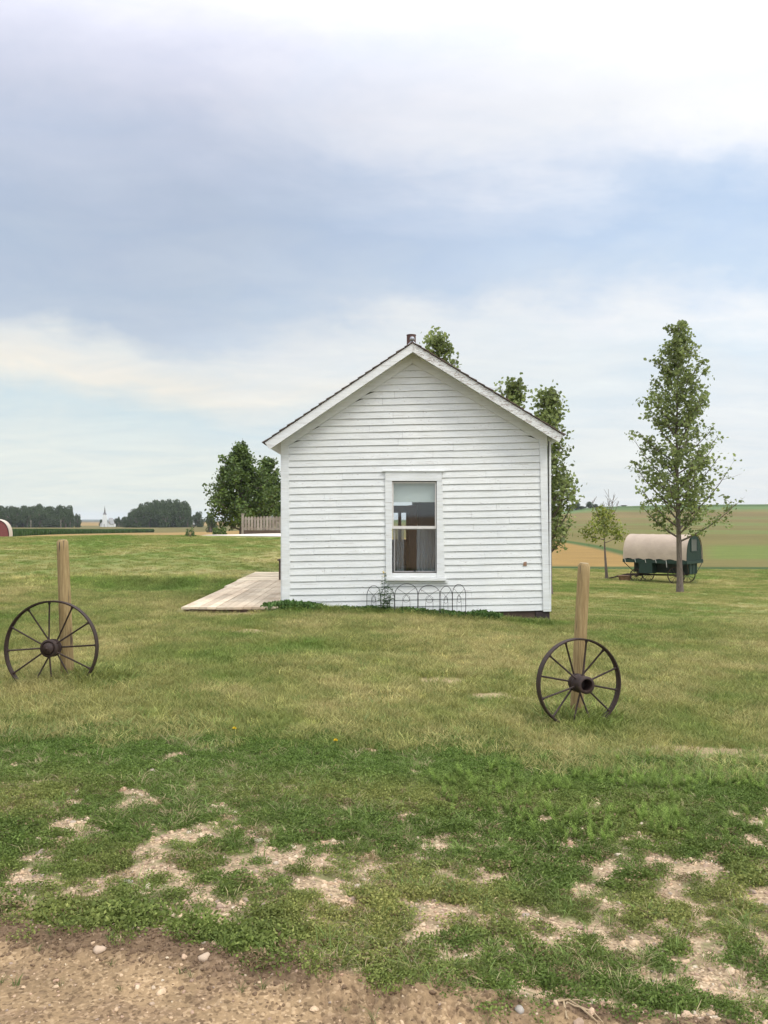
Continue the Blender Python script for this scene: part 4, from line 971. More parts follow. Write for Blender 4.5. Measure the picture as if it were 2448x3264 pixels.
def tree(name, x, y, H, cbase, prof, r0, nbr, leafsize, lpt, mat, label, cat='tree', seed=1, asc=55, lean=(0, 0), group=None, ntw=7, sig=.13, top_split=None, z=None, bare_top=0, flatten=1.0):
    g = np.random.default_rng(seed); z0 = float(Z(x, y)) if z is None else z
    o = empty(name, (x, y, z0), label=label, cat=cat, group=group)
    pt_, pr_ = zip(*prof); m_ = MB(); L = []
    def tp(t): return Vector((x+lean[0]*t*H+.012*H*math.sin(t*5+seed)*t, y+lean[1]*t*H+.010*H*math.cos(t*4+seed)*t, z0-.1+(H+.1)*t))
    ts = np.linspace(0, 1, 18); m_.tube([tp(t) for t in ts], [r0*((1-t)**1.35)*(1+.30*math.exp(-t*35))*(1+.05*math.sin(t*60+seed))+.012*H/12 for t in ts], 10)
    for b in range(nbr):
        q = (b+.5)/nbr; tb = cbase+(1-cbase)*(q**.92)*.94; a = b*2.39996+g.uniform(-.4, .4)
        el = R(asc+12*q+g.uniform(-8, 8)); 
        # tip radius looked up at the tip height
        Rt = .5
        for _ in range(4):
            tt = min(tb+Rt*math.tan(el)*.9/H, 1.0); Rt = float(np.interp(tt, pt_, pr_))
        Rt *= g.uniform(.72, 1.08)*(1 if tb < .9 else .8); B = tp(tb); hgt_ = min(Rt*math.tan(el)*.9, (1.0-tb)*H*1.02)
        Tp = B+Vector((math.cos(a)*Rt, math.sin(a)*Rt*flatten, hgt_)); mid_ = B+Vector((math.cos(a)*Rt*.6, math.sin(a)*Rt*.6*flatten, hgt_*.38))
        cv = [B*(1-t)**2+mid_*2*t*(1-t)+Tp*t*t for t in np.linspace(0, 1, 7)]
        rb0 = max(.010, r0*.42*(1-tb)**.8); m_.tube(cv, [rb0*(1-.85*t)+.004 for t in np.linspace(0, 1, 7)], 5)
        bl = (Tp-B).length; nt_ = max(3, int(ntw*(bl/1.8+.4)))
        for w in range(nt_):
            t = g.uniform(.22, 1.0); c = B*(1-t)**2+mid_*2*t*(1-t)+Tp*t*t; dr = Vector((g.normal(), g.normal(), g.normal()*.5+.45)).normalized(); tl = bl*g.uniform(.12, .28)
            e_ = c+dr*tl; m_.tube([c, (c+e_)/2+Vector((0, 0, -.02)), e_], [.008, .006, .003], 3, cap=False)
            k_ = int(lpt*g.uniform(.6, 1.3)); tt = g.uniform(.2, 1.1, k_)[:, None]
            L.append(np.array(c)[None]*(1-tt)+np.array(e_)[None]*tt+g.normal(0, sig, (k_, 3)))
    m_.build('trunk', M['bark'], o, smooth=True)
    leaf_obj('crown', np.concatenate(L), leafsize, mat, seed+5, o)
    return o
# the tall poplar on the right
xA = (2167-1224)/F*38
tree('poplar_tree', xA, 38, 11.85, .185, [(0, .4), (.17, 1.0), (.24, 1.9), (.3, 2.3), (.4, 2.1), (.5, 1.9), (.6, 1.6), (.7, 1.4), (.8, 1.2), (.9, .95), (.97, .45), (1, .2)], .125, 72, .135, 11, M['poplar'],
     'tall slender poplar with its bare trunk in front of the green wagon', seed=3, asc=42, lean=(-.012, 0), ntw=9, sig=.10)
# poplars behind the roof
grp = 'poplars rising behind the white house'
tree('poplar_tree', (1402-1224)/F*33, 33, CAM+(HR-1022)/F*33+.0, .15, [(0, .4), (.3, 1.0), (.6, .95), (.8, .9), (.92, .85), (1, .45)], .16, 56, .13, 11, M['poplar'],
     'poplar whose tip shows just right of the chimney above the roof ridge', seed=12, asc=60, group=grp, ntw=8, sig=.13)
tree('poplar_tree', (1632-1224)/F*31, 31, CAM+(HR-1180)/F*31+.6, .15, [(0, .4), (.3, .8), (.6, .7), (.8, .62), (.93, .45), (1, .25)], .13, 50, .13, 11, M['poplar'],
     'poplar top over the right roof slope, left one of the close pair', seed=21, asc=62, group=grp, ntw=8, sig=.12)
tree('poplar_tree', (1748-1224)/F*32, 32, CAM+(HR-1198)/F*32+.8, .20, [(0, .4), (.16, .9), (.25, 1.45), (.35, 1.25), (.45, .7), (.55, 1.1), (.65, .65), (.8, .62), (.93, .42), (1, .2)], .14, 64, .13, 11, M['poplar'],
     'poplar behind the right corner of the house, leafy down its right side', seed=33, asc=55, group=grp, ntw=9, sig=.13)
# the small yellowish tree
tree('small_tree', (1934-1224)/F*54, 54, 4.3, .50, [(0, .5), (.5, 1.2), (.65, 1.6), (.8, 1.2), (.9, .8), (1, .5)], .10, 13, .15, 17, M['yellowleaf'],
     'small sparse yellow-green tree with dead bare twigs on top, left of the wagon', seed=41, asc=20, lean=(-.055, 0), ntw=6, sig=.18)
tw = MB(); gt = random.Random(2); xs_ = (1934-1224)/F*54; zs_ = float(Z(xs_, 54))
small = bpy.data.objects['small_tree']
for q in range(7):
    b0 = Vector((xs_-.1+gt.uniform(-.5, .3), 54, zs_+3.6)); e0 = b0+Vector((gt.uniform(-.55, .6), gt.uniform(-.2, .2), gt.uniform(1.1, 2.0)))
    tw.tube([b0, (b0+e0)/2+Vector((gt.uniform(-.12, .12), 0, 0)), e0], [.03, .02, .010], 4)
    for w in range(3):
        t = gt.uniform(.4, .9); c = b0.lerp(e0, t); tw.tube([c, c+Vector((gt.uniform(-.4, .4), 0, gt.uniform(.2, .5)))], [.014, .007], 3)
tw.build('dead_twigs', M['bark'], small)
# dense trees left of the house
tree('dense_tree', (770-1224)/F*72, 72, CAM+(HR-1400)/F*72+.3, .10, [(0, 1.6), (.12, 3.0), (.3, 3.6), (.5, 3.0), (.7, 2.15), (.85, 1.3), (.95, .8), (1, .35)], .22, 66, .19, 17, M['ash'],
     'wide dense dark green tree left of the house, behind the end of the picket fence', seed=51, asc=32, ntw=9, sig=.16)
tree('dense_tree', (858-1224)/F*76, 76, CAM+(HR-1445)/F*76+.3, .10, [(0, 1.4), (.12, 2.2), (.3, 2.6), (.5, 2.3), (.7, 1.7), (.85, 1.0), (.95, .5), (1, .2)], .20, 54, .19, 17, M['ash'],
     'narrower dense green tree beside the house wall, behind the picket fence', seed=57, asc=42, ntw=8, sig=.16)
# low dark bush near the path and light weeds at the crest
def bush(name, x, y, w, h, n, leaf, mat, label, seed, cat='bush', zb_=None):
    g = np.random.default_rng(seed); z0 = float(Z(x, y)) if zb_ is None else zb_; o = empty(name, (x, y, z0), label=label, cat=cat)
    d = g.normal(0, 1, (n, 3)); d /= np.linalg.norm(d, axis=1)[:, None]; r_ = g.uniform(.5, 1.0, n)[:, None]
    c = d*r_*(1+.2*np.sin(d[:, :1]*7+seed)); c = np.stack([c[:, 0]*w, c[:, 1]*w*.8, np.abs(c[:, 2])*h], 1)+[x, y, z0+.05]
    leaf_obj('foliage', c, leaf, mat, seed, o); m_ = MB()
    for q in range(6):
        a_ = q*1.05; m_.tube([(x, y, z0-.05), (x+math.cos(a_)*w*.6, y+math.sin(a_)*w*.5, z0+h*.7)], [.02, .008], 4)
    m_.build('stems', M['bark'], o); return o
bush('round_bush', (700-1224)/F*60, 60, .62, .62, 700, .11, M['ash'], 'small round dark bush beside the concrete path left of the fence', 61, zb_=.10)
bush('light_shrub', (606-1224)/F*44, 44, .30, .42, 220, .06, M['weed'], 'small light green shrub on the crest of the lawn left of the path', 62)

# ------------------------------------------------------------------ picket fence and path
pf = empty('picket_fence', P(830, 1700, 58), label='weathered grey picket fence on a brown base board left of the house', cat='fence')
Df = 58; x0 = P(770, 0, Df)[0]; x1 = P(935, 0, Df)[0]; ztop = P(0, 1646, Df)[2]; zbt = P(0, 1688, Df)[2]; zgr = P(0, 1702, Df)[2]
m_ = MB(); wpk = .155; xx = x0+.2; g = random.Random(4); 
while xx < x1:
    h_ = ztop+g.uniform(-.02, .03)
    m_.prism([(xx, zbt-.04), (xx+wpk, zbt-.04), (xx+wpk, h_-.06), (xx+wpk*.7, h_), (xx+wpk*.3, h_), (xx, h_-.06)], Df, Df+.02); xx += .203
m_.build('pickets', M['picket'], pf)
m_ = MB(); m_.box(x0+.15, x1, Df+.021, Df+.07, ztop-.22, ztop-.13); m_.build('top_rail', M['picket'], pf)
m_ = MB(); m_.box(x0+.15, x1, Df+.021, Df+.07, zbt+.02, zbt+.10); m_.build('bottom_rail', M['picket'], pf)
m_ = MB(); m_.box(x0+.15, x1, Df-.03, Df+.02-.041+.02, zgr-.1, zbt-.045); m_.build('base_board', M['brownboard'], pf)
m_ = MB(); m_.box(x0, x0+.145, Df-.06, Df+.09, zgr-.2, P(0, 1640, Df)[2]); m_.box(x0-.02, x0+.165, Df-.08, Df+.11, P(0, 1640, Df)[2]+.001, P(0, 1637, Df)[2]); m_.build('end_post', M['picket'], pf)
path = MB(); 
def pz(x_, y_): return float(Z(x_, y_))
rows_ = []
for t in np.linspace(0, 1, 24):
    D0 = 46.5+2.5*(1-t); xw = P(628+320*t, 0, 48)[0]; rows_.append(((xw, D0-.6*t), (xw, D0+9.0-4.0*(1-t))))
vs = []; fs = []
for (a, b) in rows_:
    for t in np.linspace(0, 1, 8):
        xx_, yy_ = a[0], a[1]+(b[1]-a[1])*t; vs.append((xx_, yy_, pz(xx_, yy_)+.03+.02*t))
for q in range(23):
    for w in range(7): fs.append((q*8+w, (q+1)*8+w, (q+1)*8+w+1, q*8+w+1))
path.add(vs, fs); po = path.build('path', M['concrete'], None); tag(po, kind='structure')

# ------------------------------------------------------------------ sheep wagons
def wagon(name, loc, rz, endmat, sidemat, canvas, label, detail=True):
    o = empty(name, loc, rz, label=label, cat='wagon')
    Mw = Matrix.Translation(loc) @ Matrix.Rotation(rz, 4, 'Z'); L_ = 3.75; W = 2.35; hl = L_/2; hw = W/2
    def bld(m_, nm, mat, par=o, smooth=False, bevel=0):
        m_.v = [tuple(Mw @ Vector(v)) for v in m_.v]; return m_.build(nm, mat, par, smooth, bevel)
    ZL0, ZL1, ZT = 1.18, 1.38, 2.80
    def arch(n=22, grow=0.0):
        pts = []
        for t in np.linspace(0, math.pi, n):
            c_, s_ = math.cos(t), math.sin(t)
            yv = -(hw+grow)*math.copysign(abs(c_)**.78, c_)*1.0; zv = ZL1+(ZT-ZL1+grow)*abs(s_)**.80; pts.append((yv, zv))
        return pts
    ap = arch(); m_ = MB()                                            # canvas with thickness and scalloped hem
    nX = 25; vs = []; fs = []
    for gi_, gr in enumerate((.02, .0)):
        for i_ in range(nX):
            x_ = -hl-.02+(L_+.04)*i_/(nX-1); sag = -.014*math.sin(math.pi*((i_ % 4)/4)); 
            for j_, (yv, zv) in enumerate(arch(22, gr+sag)):
                zz_ = zv
                if j_ in (0, 21): zz_ = ZL1-.02+.075*abs(math.sin(math.pi*(x_+hl)/(L_/6)))
                vs.append((x_, yv*1.01, zz_))
    for i_ in range(nX-1):
        for j_ in range(21):
            q = i_*22+j_; fs.append((q, q+1, q+23, q+22)); q += nX*22; fs.append((q+22, q+23, q+1, q))
    m_.add(vs, fs); cv = bld(m_, 'canvas_cover', canvas, smooth=True)
    for k_ in range(6):                                               # ties
        xk = -hl+L_*(k_+.0+.15)/6; tm = MB(); lg = .42 if k_ == 4 else .18
        tm.tube([(xk, -hw-.035, ZL1+.0), (xk+.03, -hw-.045, ZL1-lg*.5), (xk+.05, -hw-.04, ZL1-lg)], .012, 4); t_ = bld(tm, 'tie_rope', M['rope'], cv)
    for nm, xe, s_ in (('front_wall', -hl+.03, -1), ('end_wall', hl-.03, 1)):
        m_ = MB(); n_ = len(ap); pts = [(y_*.965, z_-.03 if z_ > ZL1+.05 else z_) for y_, z_ in ap]; pts = [(-hw*.965, ZL0)]+pts+[(hw*.965, ZL0)]
        a = [(xe, y_, z_) for y_, z_ in pts]; b = [(xe-.05*s_, y_, z_) for y_, z_ in pts]; n_ = len(a)
        m_.add(a+b, [tuple(range(n_)), tuple(range(2*n_-1, n_-1, -1))]+[(i_, n_+i_, n_+(i_+1) % n_, (i_+1) % n_) for i_ in range(n_)])
        w_ = bld(m_, nm, endmat)
        if s_ == 1:
            bt = MB(); yv = -hw*.9
            while yv < hw*.9: 
                tmax = ZL1+(ZT-ZL1)*max(0, 1-(abs(yv)/hw)**2.4)**.55-.10; bt.box(xe+.001, xe+.012, yv, yv+.10, ZL0+.02, tmax); yv += .125
            bld(bt, 'batten', endmat, w_)
            wf = MB(); ya, yb, za, zb2 = -.45, .40, 1.90, 2.56
            for (p, q_, r_, s2) in ((ya-.05, yb+.05, za-.05, za), (ya-.05, yb+.05, zb2, zb2+.05), (ya-.05, ya, za, zb2), (yb, yb+.05, za, zb2)): wf.box(xe+.013, xe+.05, p, q_, r_, s2)
            wn = bld(wf, 'window', M['green'] if endmat is M['green'] else endmat, o)
            wg = MB(); wg.box(xe+.0135, xe+.022, ya, yb, za, zb2); bld(wg, 'pane', simple('grey_pane', (.10,.105,.10), (.07,.07,.07), 5, .35), wn)
    m_ = MB(); m_.box(-hl-.05, hl+.05, -hw-.02, -hw+.06, ZL0, ZL1); m_.box(-hl-.05, hl+.05, hw-.06, hw+.02, ZL0, ZL1); m_.box(-hl+.1, hl-.1, -hw+.061, hw-.061, ZL0+.01, ZL0+.05)
    m_.box(hl+.001, hl+.055, -hw+.061, hw-.061, ZL0, ZL0+.14); bld(m_, 'side_ledge', sidemat)
    m_ = MB(); bwid = .52; m_.box(-hl+.35, hl-.12, -bwid, bwid, .60, ZL0-.002); bld(m_, 'wagon_box', M['darkgreen'] if sidemat is M['green'] else sidemat)
    m_ = MB(); m_.box(hl-.119, hl-.07, -bwid-.02, bwid+.02, .58, ZL0-.003)
    for yv in (-bwid-.02, -.12, .3, bwid-.04): m_.box(hl-.069, hl-.05, yv, yv+.05, .585, ZL0-.006)
    bld(m_, 'box_end', sidemat)
    m_ = MB(); m_.box(-hl+.95, -hl+1.75, -hw-.0, -bwid-.01, .58, ZL0-.004); bld(m_, 'storage_box', sidemat, bevel=.01)
    for sx, ex in ((-1, -hl+.40), (1, hl-.15)):                        # slanting braces under the ledge
        for sy in (-1, 1):
            m_ = MB(); m_.tube([(sx*(hl+.02), sy*(hw-.10), ZL0-.01), (ex+sx*.05, sy*(bwid+.03), .62)], .022, 6); bld(m_, 'brace', M['wagonwood'])
    for xw_, rw in ((-hl+.62, .40), (hl-.75, .50)):
        m_ = MB(); m_.tube([(xw_, -.80, rw), (xw_, .80, rw)], .04, 8); m_.box(xw_-.06, xw_+.06, -.60, .60, rw+.01, .60); bld(m_, 'axle', M['wagonwood'])
        for sy in (-.80, .80):
            wh = empty('wheel', tuple(Mw @ Vector((xw_, sy, rw)))); 
            wh.location = (xw_, sy, rw); wh.parent = o
            m_ = MB(); n_ = 36; vs = []; fs = []; pr = [(rw, -.025), (rw, .025), (rw-.05, .022), (rw-.05, -.022)]
            for q in range(n_):
                a_ = 2*math.pi*q/n_
                for r_, yv in pr: vs.append((xw_+r_*math.sin(a_), sy+yv, rw+r_*math.cos(a_)))
            for q in range(n_):
                for j_ in range(4): fs.append((q*4+j_, q*4+(j_+1) % 4, ((q+1) % n_)*4+(j_+1) % 4, ((q+1) % n_)*4+j_))
            m_.add(vs, fs)
            for s_ in range(12):
                a_ = s_*math.pi/6; m_.tube([(xw_+.05*math.sin(a_), sy, rw+.05*math.cos(a_)), (xw_+(rw-.04)*math.sin(a_), sy, rw+(rw-.04)*math.cos(a_))], .014, 5)
            m_.tube([(xw_, sy-.13, rw), (xw_, sy-.05, rw), (xw_, sy+.05, rw), (xw_, sy+.13, rw)], [.05, .075, .075, .05], 10)
            m_.v = [tuple(Mw @ Vector(v)) for v in m_.v]; me_o = m_.build('spoked_rim', M['wagonwood'], o, smooth=True)
            me_o.parent = wh; me_o.location = (-xw_, -sy, -rw)
    m_ = MB(); m_.tube([(-hl+.62, 0, .42), (hl-.75, 0, .48)], .05, 6); m_.tube([(-hl+.7, -.3, .44), (-hl-.3, -.05, .40), (-hl-1.5, -.02, .10)], [.05, .06, .035], 6); m_.tube([(-hl+.7, .3, .44), (-hl-.3, .05, .40)], .05, 6)
    bld(m_, 'drawbar', M['wagonwood'])
    return o
th = R(-41); Dw = 51.2; xw = P(2112, 0, Dw)[0]
gz = float(Z(xw, Dw))
wagon('sheep_wagon', (xw, Dw, gz), th, M['green'], M['green'], M['canvas'], 'dark green sheep wagon with a beige canvas top parked behind the tall poplar')
cr = empty('wooden_crate', (P(2012, 0, 50.6)[0], 52.0, float(Z(P(2012, 0, 50.6)[0], 52.0))), label='brown wooden trough lying under the front end of the green wagon', cat='crate')
m_ = MB(); c0 = Vector(cr.location)
m_.hexa([c0+Vector(v) for v in ((-.25,-.2,0),(.25,-.2,0),(.25,.2,0),(-.25,.2,0),(-.36,-.26,.28),(.36,-.26,.28),(.36,.26,.28),(-.36,.26,.28))]); m_.build('bin', M['crate'], cr)
m_ = MB(); m_.box(c0.x-.40, c0.x+.40, c0.y-.30, c0.y+.30, c0.z+.281, c0.z+.31); m_.build('lid', M['crate'], cr)
xr2 = P(-24, 0, 69.5)[0]
wagon('covered_wagon', (xr2-.6, 71.3, -1.52), R(-71), M['redboard'], M['redboard'], M['canvas_dirty'], 'red-brown covered wagon end with a pale canvas rim, cut off by the left edge', False)

# ------------------------------------------------------------------ church, shed, poles
Dc = 690
ch = empty('church', P(340, 1679, Dc), label='tiny white country church with a tall grey spire between the distant woods', cat='church')
def PX(px, py, D=Dc): q = P(px, py, D); return q[0], q[2]
m_ = MB(); xa, za = PX(317, 1679.5); xb, _ = PX(352, 1679); _, ze = PX(0, 1670); xm, zp = PX(334, 1656)
m_.prism([(xa, za), (xb, za), (xb, ze), (xm, zp), (xa, ze)], Dc+1, Dc+1.2)
xc, zc_ = PX(363, 1679.5); m_.box(xb+.001, xc, Dc+1.0, Dc+5, za, ze); wl_ = m_.build('wall', M['paint_trim'], ch)
m_ = MB(); xd, _ = PX(364.5, 0); _, zr1 = PX(0, 1651)
xr0, _ = PX(341, 0)
m_.hexa([(xb-.2, Dc+.6, ze-.1), (xd, Dc+.6, ze-.1), (xd, Dc+.9, ze-.1), (xb-.2, Dc+.9, ze-.1), (xr0-.4, Dc+5.4, zr1), (xd-3.0, Dc+5.4, zr1), (xd-3.0, Dc+5.7, zr1), (xr0-.4, Dc+5.7, zr1)])
m_.prism([(xa-.4, ze-.2), (xa, ze-.2), (xm, zp), (xb, ze-.2), (xb+.3, ze-.2), (xm, zp+.6)][::1], Dc+.6, Dc+1.0)
m_.build('roof', simple('grey_church_roof', (.30,.30,.29), (.22,.22,.22), .6, .8), ch)
m_ = MB(); t0, _ = PX(329, 0); t1, _ = PX(341, 0); _, zt0 = PX(0, 1649); m_.box(t0, t1, Dc-2.2, Dc+.55, za, zt0); u0, _ = PX(330.5, 0); u1, _ = PX(339.5, 0); _, zt1 = PX(0, 1640); m_.box(u0, u1, Dc-1.9, Dc+.25, zt0+.001, zt1); m_.build('tower', M['paint_trim'], ch)
m_ = MB(); _, zs0 = PX(0, 1611); cx_ = (u0+u1)/2; cy_ = Dc-.8; hw_ = (u1-u0)/2+.15
m_.add([(cx_-hw_, cy_-hw_, zt1+.002), (cx_+hw_, cy_-hw_, zt1+.002), (cx_+hw_, cy_+hw_, zt1+.002), (cx_-hw_, cy_+hw_, zt1+.002), (cx_-hw_*.5, cy_-hw_*.5, zt1+1.2), (cx_+hw_*.5, cy_-hw_*.5, zt1+1.2), (cx_+hw_*.5, cy_+hw_*.5, zt1+1.2), (cx_-hw_*.5, cy_+hw_*.5, zt1+1.2), (cx_, cy_, zs0)],
       [(3,2,1,0),(0,1,5,4),(1,2,6,5),(2,3,7,6),(3,0,4,7),(4,5,8),(5,6,8),(6,7,8),(7,4,8)]); m_.build('spire', simple('grey_spire', (.20,.19,.19), (.14,.13,.13), 1, .7), ch)
m_ = MB(); 
for px_ in (335,): a_, b_ = PX(px_-1.2, 0)[0], PX(px_+1.2, 0)[0]; m_.box(a_, b_, Dc-2.26, Dc-2.21, za, za+2.2)
m_.build('door', simple('grey_door', (.30,.28,.27), None, 2), ch)
sh = empty('farm_shed', P(622, 1666, 640), label='tiny pale farm shed at the right end of the round distant wood', cat='shed')
m_ = MB(); a_ = P(613, 1667, 640); b_ = P(628, 1660, 640); m_.box(a_[0], b_[0], 640, 645, a_[2]-1, b_[2]); m_.build('wall', M['paint_trim'], sh)
m_ = MB(); m_.prism([(a_[0]-.4, b_[2]+.001), (b_[0]+.4, b_[2]+.001), ((a_[0]+b_[0])/2, b_[2]+1.3)], 639.7, 645.3); m_.build('roof', M['zinc'], sh)
for px_, w_ in ((98.5, 'left'), (194, 'right')):
    a_ = P(px_, 1678, 560); t_ = P(px_, 1657, 560); o = empty('utility_pole', (a_[0], 560, a_[2]), label='thin pale pole in front of the left distant wood, the %s one' % ('left' if w_ == 'left' else 'right'), cat='pole', group='thin poles before the left wood')
    m_ = MB(); m_.tube([(a_[0], 560, a_[2]-1), (a_[0], 560, t_[2])], [.22, .16], 8); m_.build('shaft', M['picket'], o); m_ = MB(); m_.box(a_[0]-.7, a_[0]+.7, 559.7, 559.85, t_[2]-.9, t_[2]-.7); m_.build('crossarm', M['picket'], o)

# ------------------------------------------------------------------ distant woods
def far_variant(seed, W, H, n=1700, leaf=.55):
    g = np.random.default_rng(seed); cs = []
    nl = 26
    for q in range(nl):
        t = .06+.80*(q/nl)**.9; rmax = W*math.sqrt(max(0, 1-((t-.38)/.62)**2)); a_ = g.uniform(0, 6.28); r_ = rmax*g.uniform(.25, .85)
        c = np.array([math.cos(a_)*r_, math.sin(a_)*r_, t*H]); d = g.normal(0, 1, (n//nl, 3)); d /= np.linalg.norm(d, axis=1)[:, None]
        lr = W*g.uniform(.28, .42); cs.append(c+d*lr*g.uniform(.75, 1.05, (len(d), 1))*[1, 1, .8])
    c = np.concatenate(cs); c[:, 2] = np.maximum(c[:, 2], H*.02)
    crown = leaf_obj('crown', c, leaf, M['farleaf'], seed, None); C.objects.unlink(crown)
    m_ = MB(); m_.tube([(0, 0, -1.5), (0, .1, H*.4), (.3, 0, H*.75)], [.32, .22, .08], 7)
    for q in range(4): m_.tube([(0, 0, H*.2), (math.cos(q*1.6)*W*.5, math.sin(q*1.6)*W*.5, H*.6)], [.14, .06], 5)
    tr = m_.build('trunk', M['bark'], None, smooth=True); C.objects.unlink(tr)
    return crown.data, tr.data
bpy_vars = [far_variant(s, 1, 1.8, n=4200, leaf=.10) for s in range(5)]      # unit trees, scaled per use
def far_tree(px, rowtop, D, wpx, label, group, seed, rowbase=None, name='distant_tree', mat=None):
    x = (px-1224)/F*D; z0 = float(Z(x, D)); zt_ = CAM-(rowtop-HR)/F*D; H = zt_-z0; W = wpx/2/F*D
    o = empty(name, (x, D, z0), random.Random(seed).uniform(0, 6.28), label=label, cat='tree', group=group)
    cm, tm = bpy_vars[seed % 5]
    for nm, me in (('crown', cm), ('trunk', tm)):
        c = bpy.data.objects.new(nm, me); C.objects.link(c); c.parent = o; c.scale = (W, W, H/1.8)
    return o
gl = 'trees of the left distant wood'; glr = 'trees of the right distant wood'
g = random.Random(11)
def skyline(pts, px): return float(np.interp(px, [a for a, b in pts], [b for a, b in pts]))
SKL = [(-260, 1606), (0, 1610), (30, 1607), (60, 1610), (78, 1612), (122, 1605), (165, 1611), (185, 1607), (215, 1609), (235, 1625), (250, 1640)]
px = -250; k_ = 0
while px < 246:
    for D in (590, 615):
        p_ = px+g.uniform(-5, 5); rt0 = skyline(SKL, p_)+g.uniform(-2, 4)+(g.choice((6, 14, 26)) if D < 600 else 0); wd_ = g.uniform(34, 56)
        if p_ > 222: wd_ = 22
        far_tree(p_, rt0, D+g.uniform(-8, 8), wd_, 'dark broad tree in the distant wood at the left edge', gl, k_); k_ += 1
    px += 19
SKR = [(395, 1650), (412, 1632), (430, 1618), (460, 1600), (500, 1590), (520, 1592), (545, 1590), (575, 1591), (595, 1600), (606, 1625)]
px = 400; 
while px < 603:
    for D in (600, 640):
        p_ = px+g.uniform(-5, 5); rt0 = skyline(SKR, p_)+g.uniform(-2, 4)+(g.choice((6, 14, 28)) if D < 620 else 0); wd_ = g.uniform(38, 58)
        if p_ < 425 or p_ > 592: wd_ = 24
        far_tree(p_, rt0, D+g.uniform(-8, 8), wd_, 'dark broad tree in the rounded distant wood right of the church', glr, k_); k_ += 1
    px += 18
for q_, (p_, t_) in enumerate(((368, 1651), (380, 1646), (392, 1648))): far_tree(p_, t_, 700, 16, 'small conifer-dark tree beside the church roof', 'small trees beside the church', 300+q_)
far_tree(322, 1655, 705, 12, 'small dark tree just behind the left side of the church', None, 7)
far_tree(632, 1629, 610, 36, 'lone round tree above the pale farm shed', None, 304)
far_tree(618, 1640, 660, 18, 'small tree half hidden behind the lone round tree', None, 2)
far_tree(672, 1634, 300, 40, 'mid-distance tree at the left of the dense tree by the fence', None, 306)
for q_, (p_, t_, w_, D) in enumerate(((1838, 1602, 22, 640), (1822, 1612, 26, 660), (1852, 1612, 18, 640), (1862, 1614, 14, 690), (1880, 1598, 24, 640), (1896, 1606, 20, 650), (1912, 1612, 16, 660), (1988, 1610, 22, 700), (1972, 1613, 12, 700))):
    lb_ = ['tree on the far right ridge beside the poplar behind the house corner', 'wide low tree nearest the house on the far ridge', 'small round tree on the far ridge', 'faint tree on the far ridge between taller ones', 'tallest pointed tree on the far right ridge', 'tree right of the tallest one on the ridge', 'low tree at the right end of the ridge clump', 'lone rounded tree on the ridge left of the tall poplar', 'small bump of a tree left of the lone ridge tree'][q_]
    far_tree(p_, t_, D, w_, lb_, 'trees on the far right ridge', 310+q_)
for q_ in range(9):
    pass

# far blue hills
m_ = MB(); xs = np.linspace(-3600, 400, 160); D = 4300
prof_ = [CAM-(1653.5+2.0*math.sin(x_*.004)+2.5*float(vnoise(x_*.004, 1.3, 7))+5*max(0, (x_+600)/1000)-HR)/F*D for x_ in xs]
vs = []; fs = []
for x_, h_ in zip(xs, prof_):
    for (dy, t) in ((-500, 0), (-250, .45), (-90, .8), (0, 1), (250, .6), (600, 0)): vs.append((x_, D+dy+60*math.sin(x_*.01), -45+(h_+45)*t))
for q in range(len(xs)-1):
    for w in range(5): fs.append((q*6+w, (q+1)*6+w, (q+1)*6+w+1, q*6+w+1))
m_.add(vs, fs); hl_ = m_.build('hills', simple('far_hill_woods', (.06,.085,.05), (.035,.05,.03), .01, .95, bs=0), smooth=True); tag(hl_, kind='structure')

# ------------------------------------------------------------------ corn field
g = np.random.default_rng(77); n = 46000
u_ = g.uniform(-.60, -.262, n); t = (u_+.46)/(.19)
front = 150+np.clip((u_+.46)/(.46-.268), -.9, 1)*200
dep = g.uniform(0, 1, n)**2*60+g.uniform(0, 1, n)*2; y = front+dep*(1-sst(-.30, -.262, u_)*.7)+1.5*(g.uniform(0, 1, n)); x = u_*y
z = Z(x, y); h = (1.55-.30*sst(-.42, -.27, u_))*g.uniform(.78, 1.08, n)*(.95+.1*vnoise(x*.1, y*.1, 3)); a_ = g.uniform(0, 3.14, n); w = .55
V = []; 
for s in (0, 1):
    aa = a_+s*1.57; cx, sx_ = np.cos(aa)*w*.5, np.sin(aa)*w*.5
    V.append(np.stack([np.stack([x-cx*.4, y-sx_*.4, z], 1), np.stack([x+cx*.4, y+sx_*.4, z], 1), np.stack([x+cx*1.1, y+sx_*1.1, z+h*.7], 1), np.stack([x+cx*.1, y+sx_*.1, z+h], 1), np.stack([x-cx*1.1, y-sx_*1.1, z+h*.62], 1)], 1).reshape(-1, 3))
V = np.concatenate(V); corn = np_mesh('corn_field', V, np.arange(len(V)).reshape(-1, 5), M['corn']); tag(corn, 'band of tall dark green corn standing beyond the lawn on the left', 'corn', None, 'stuff')

# ------------------------------------------------------------------ air
hz = MB(); hz.box(-7200, 7200, -7200, 7200, -60, 27); ho = hz.build('haze', None); tag(ho, kind='stuff')
hm = bpy.data.materials.new('haze_air'); hm.use_nodes = True; nt = hm.node_tree; nt.nodes.clear()
ov = nt.nodes.new('ShaderNodeOutputMaterial'); pv = nt.nodes.new('ShaderNodeVolumePrincipled'); pv.inputs['Color'].default_value = (.88,.93,1,1); pv.inputs['Density'].default_value = 1.05e-4; pv.inputs['Anisotropy'].default_value = 0
nt.links.new(pv.outputs[0], ov.inputs['Volume']); ho.data.materials.append(hm)

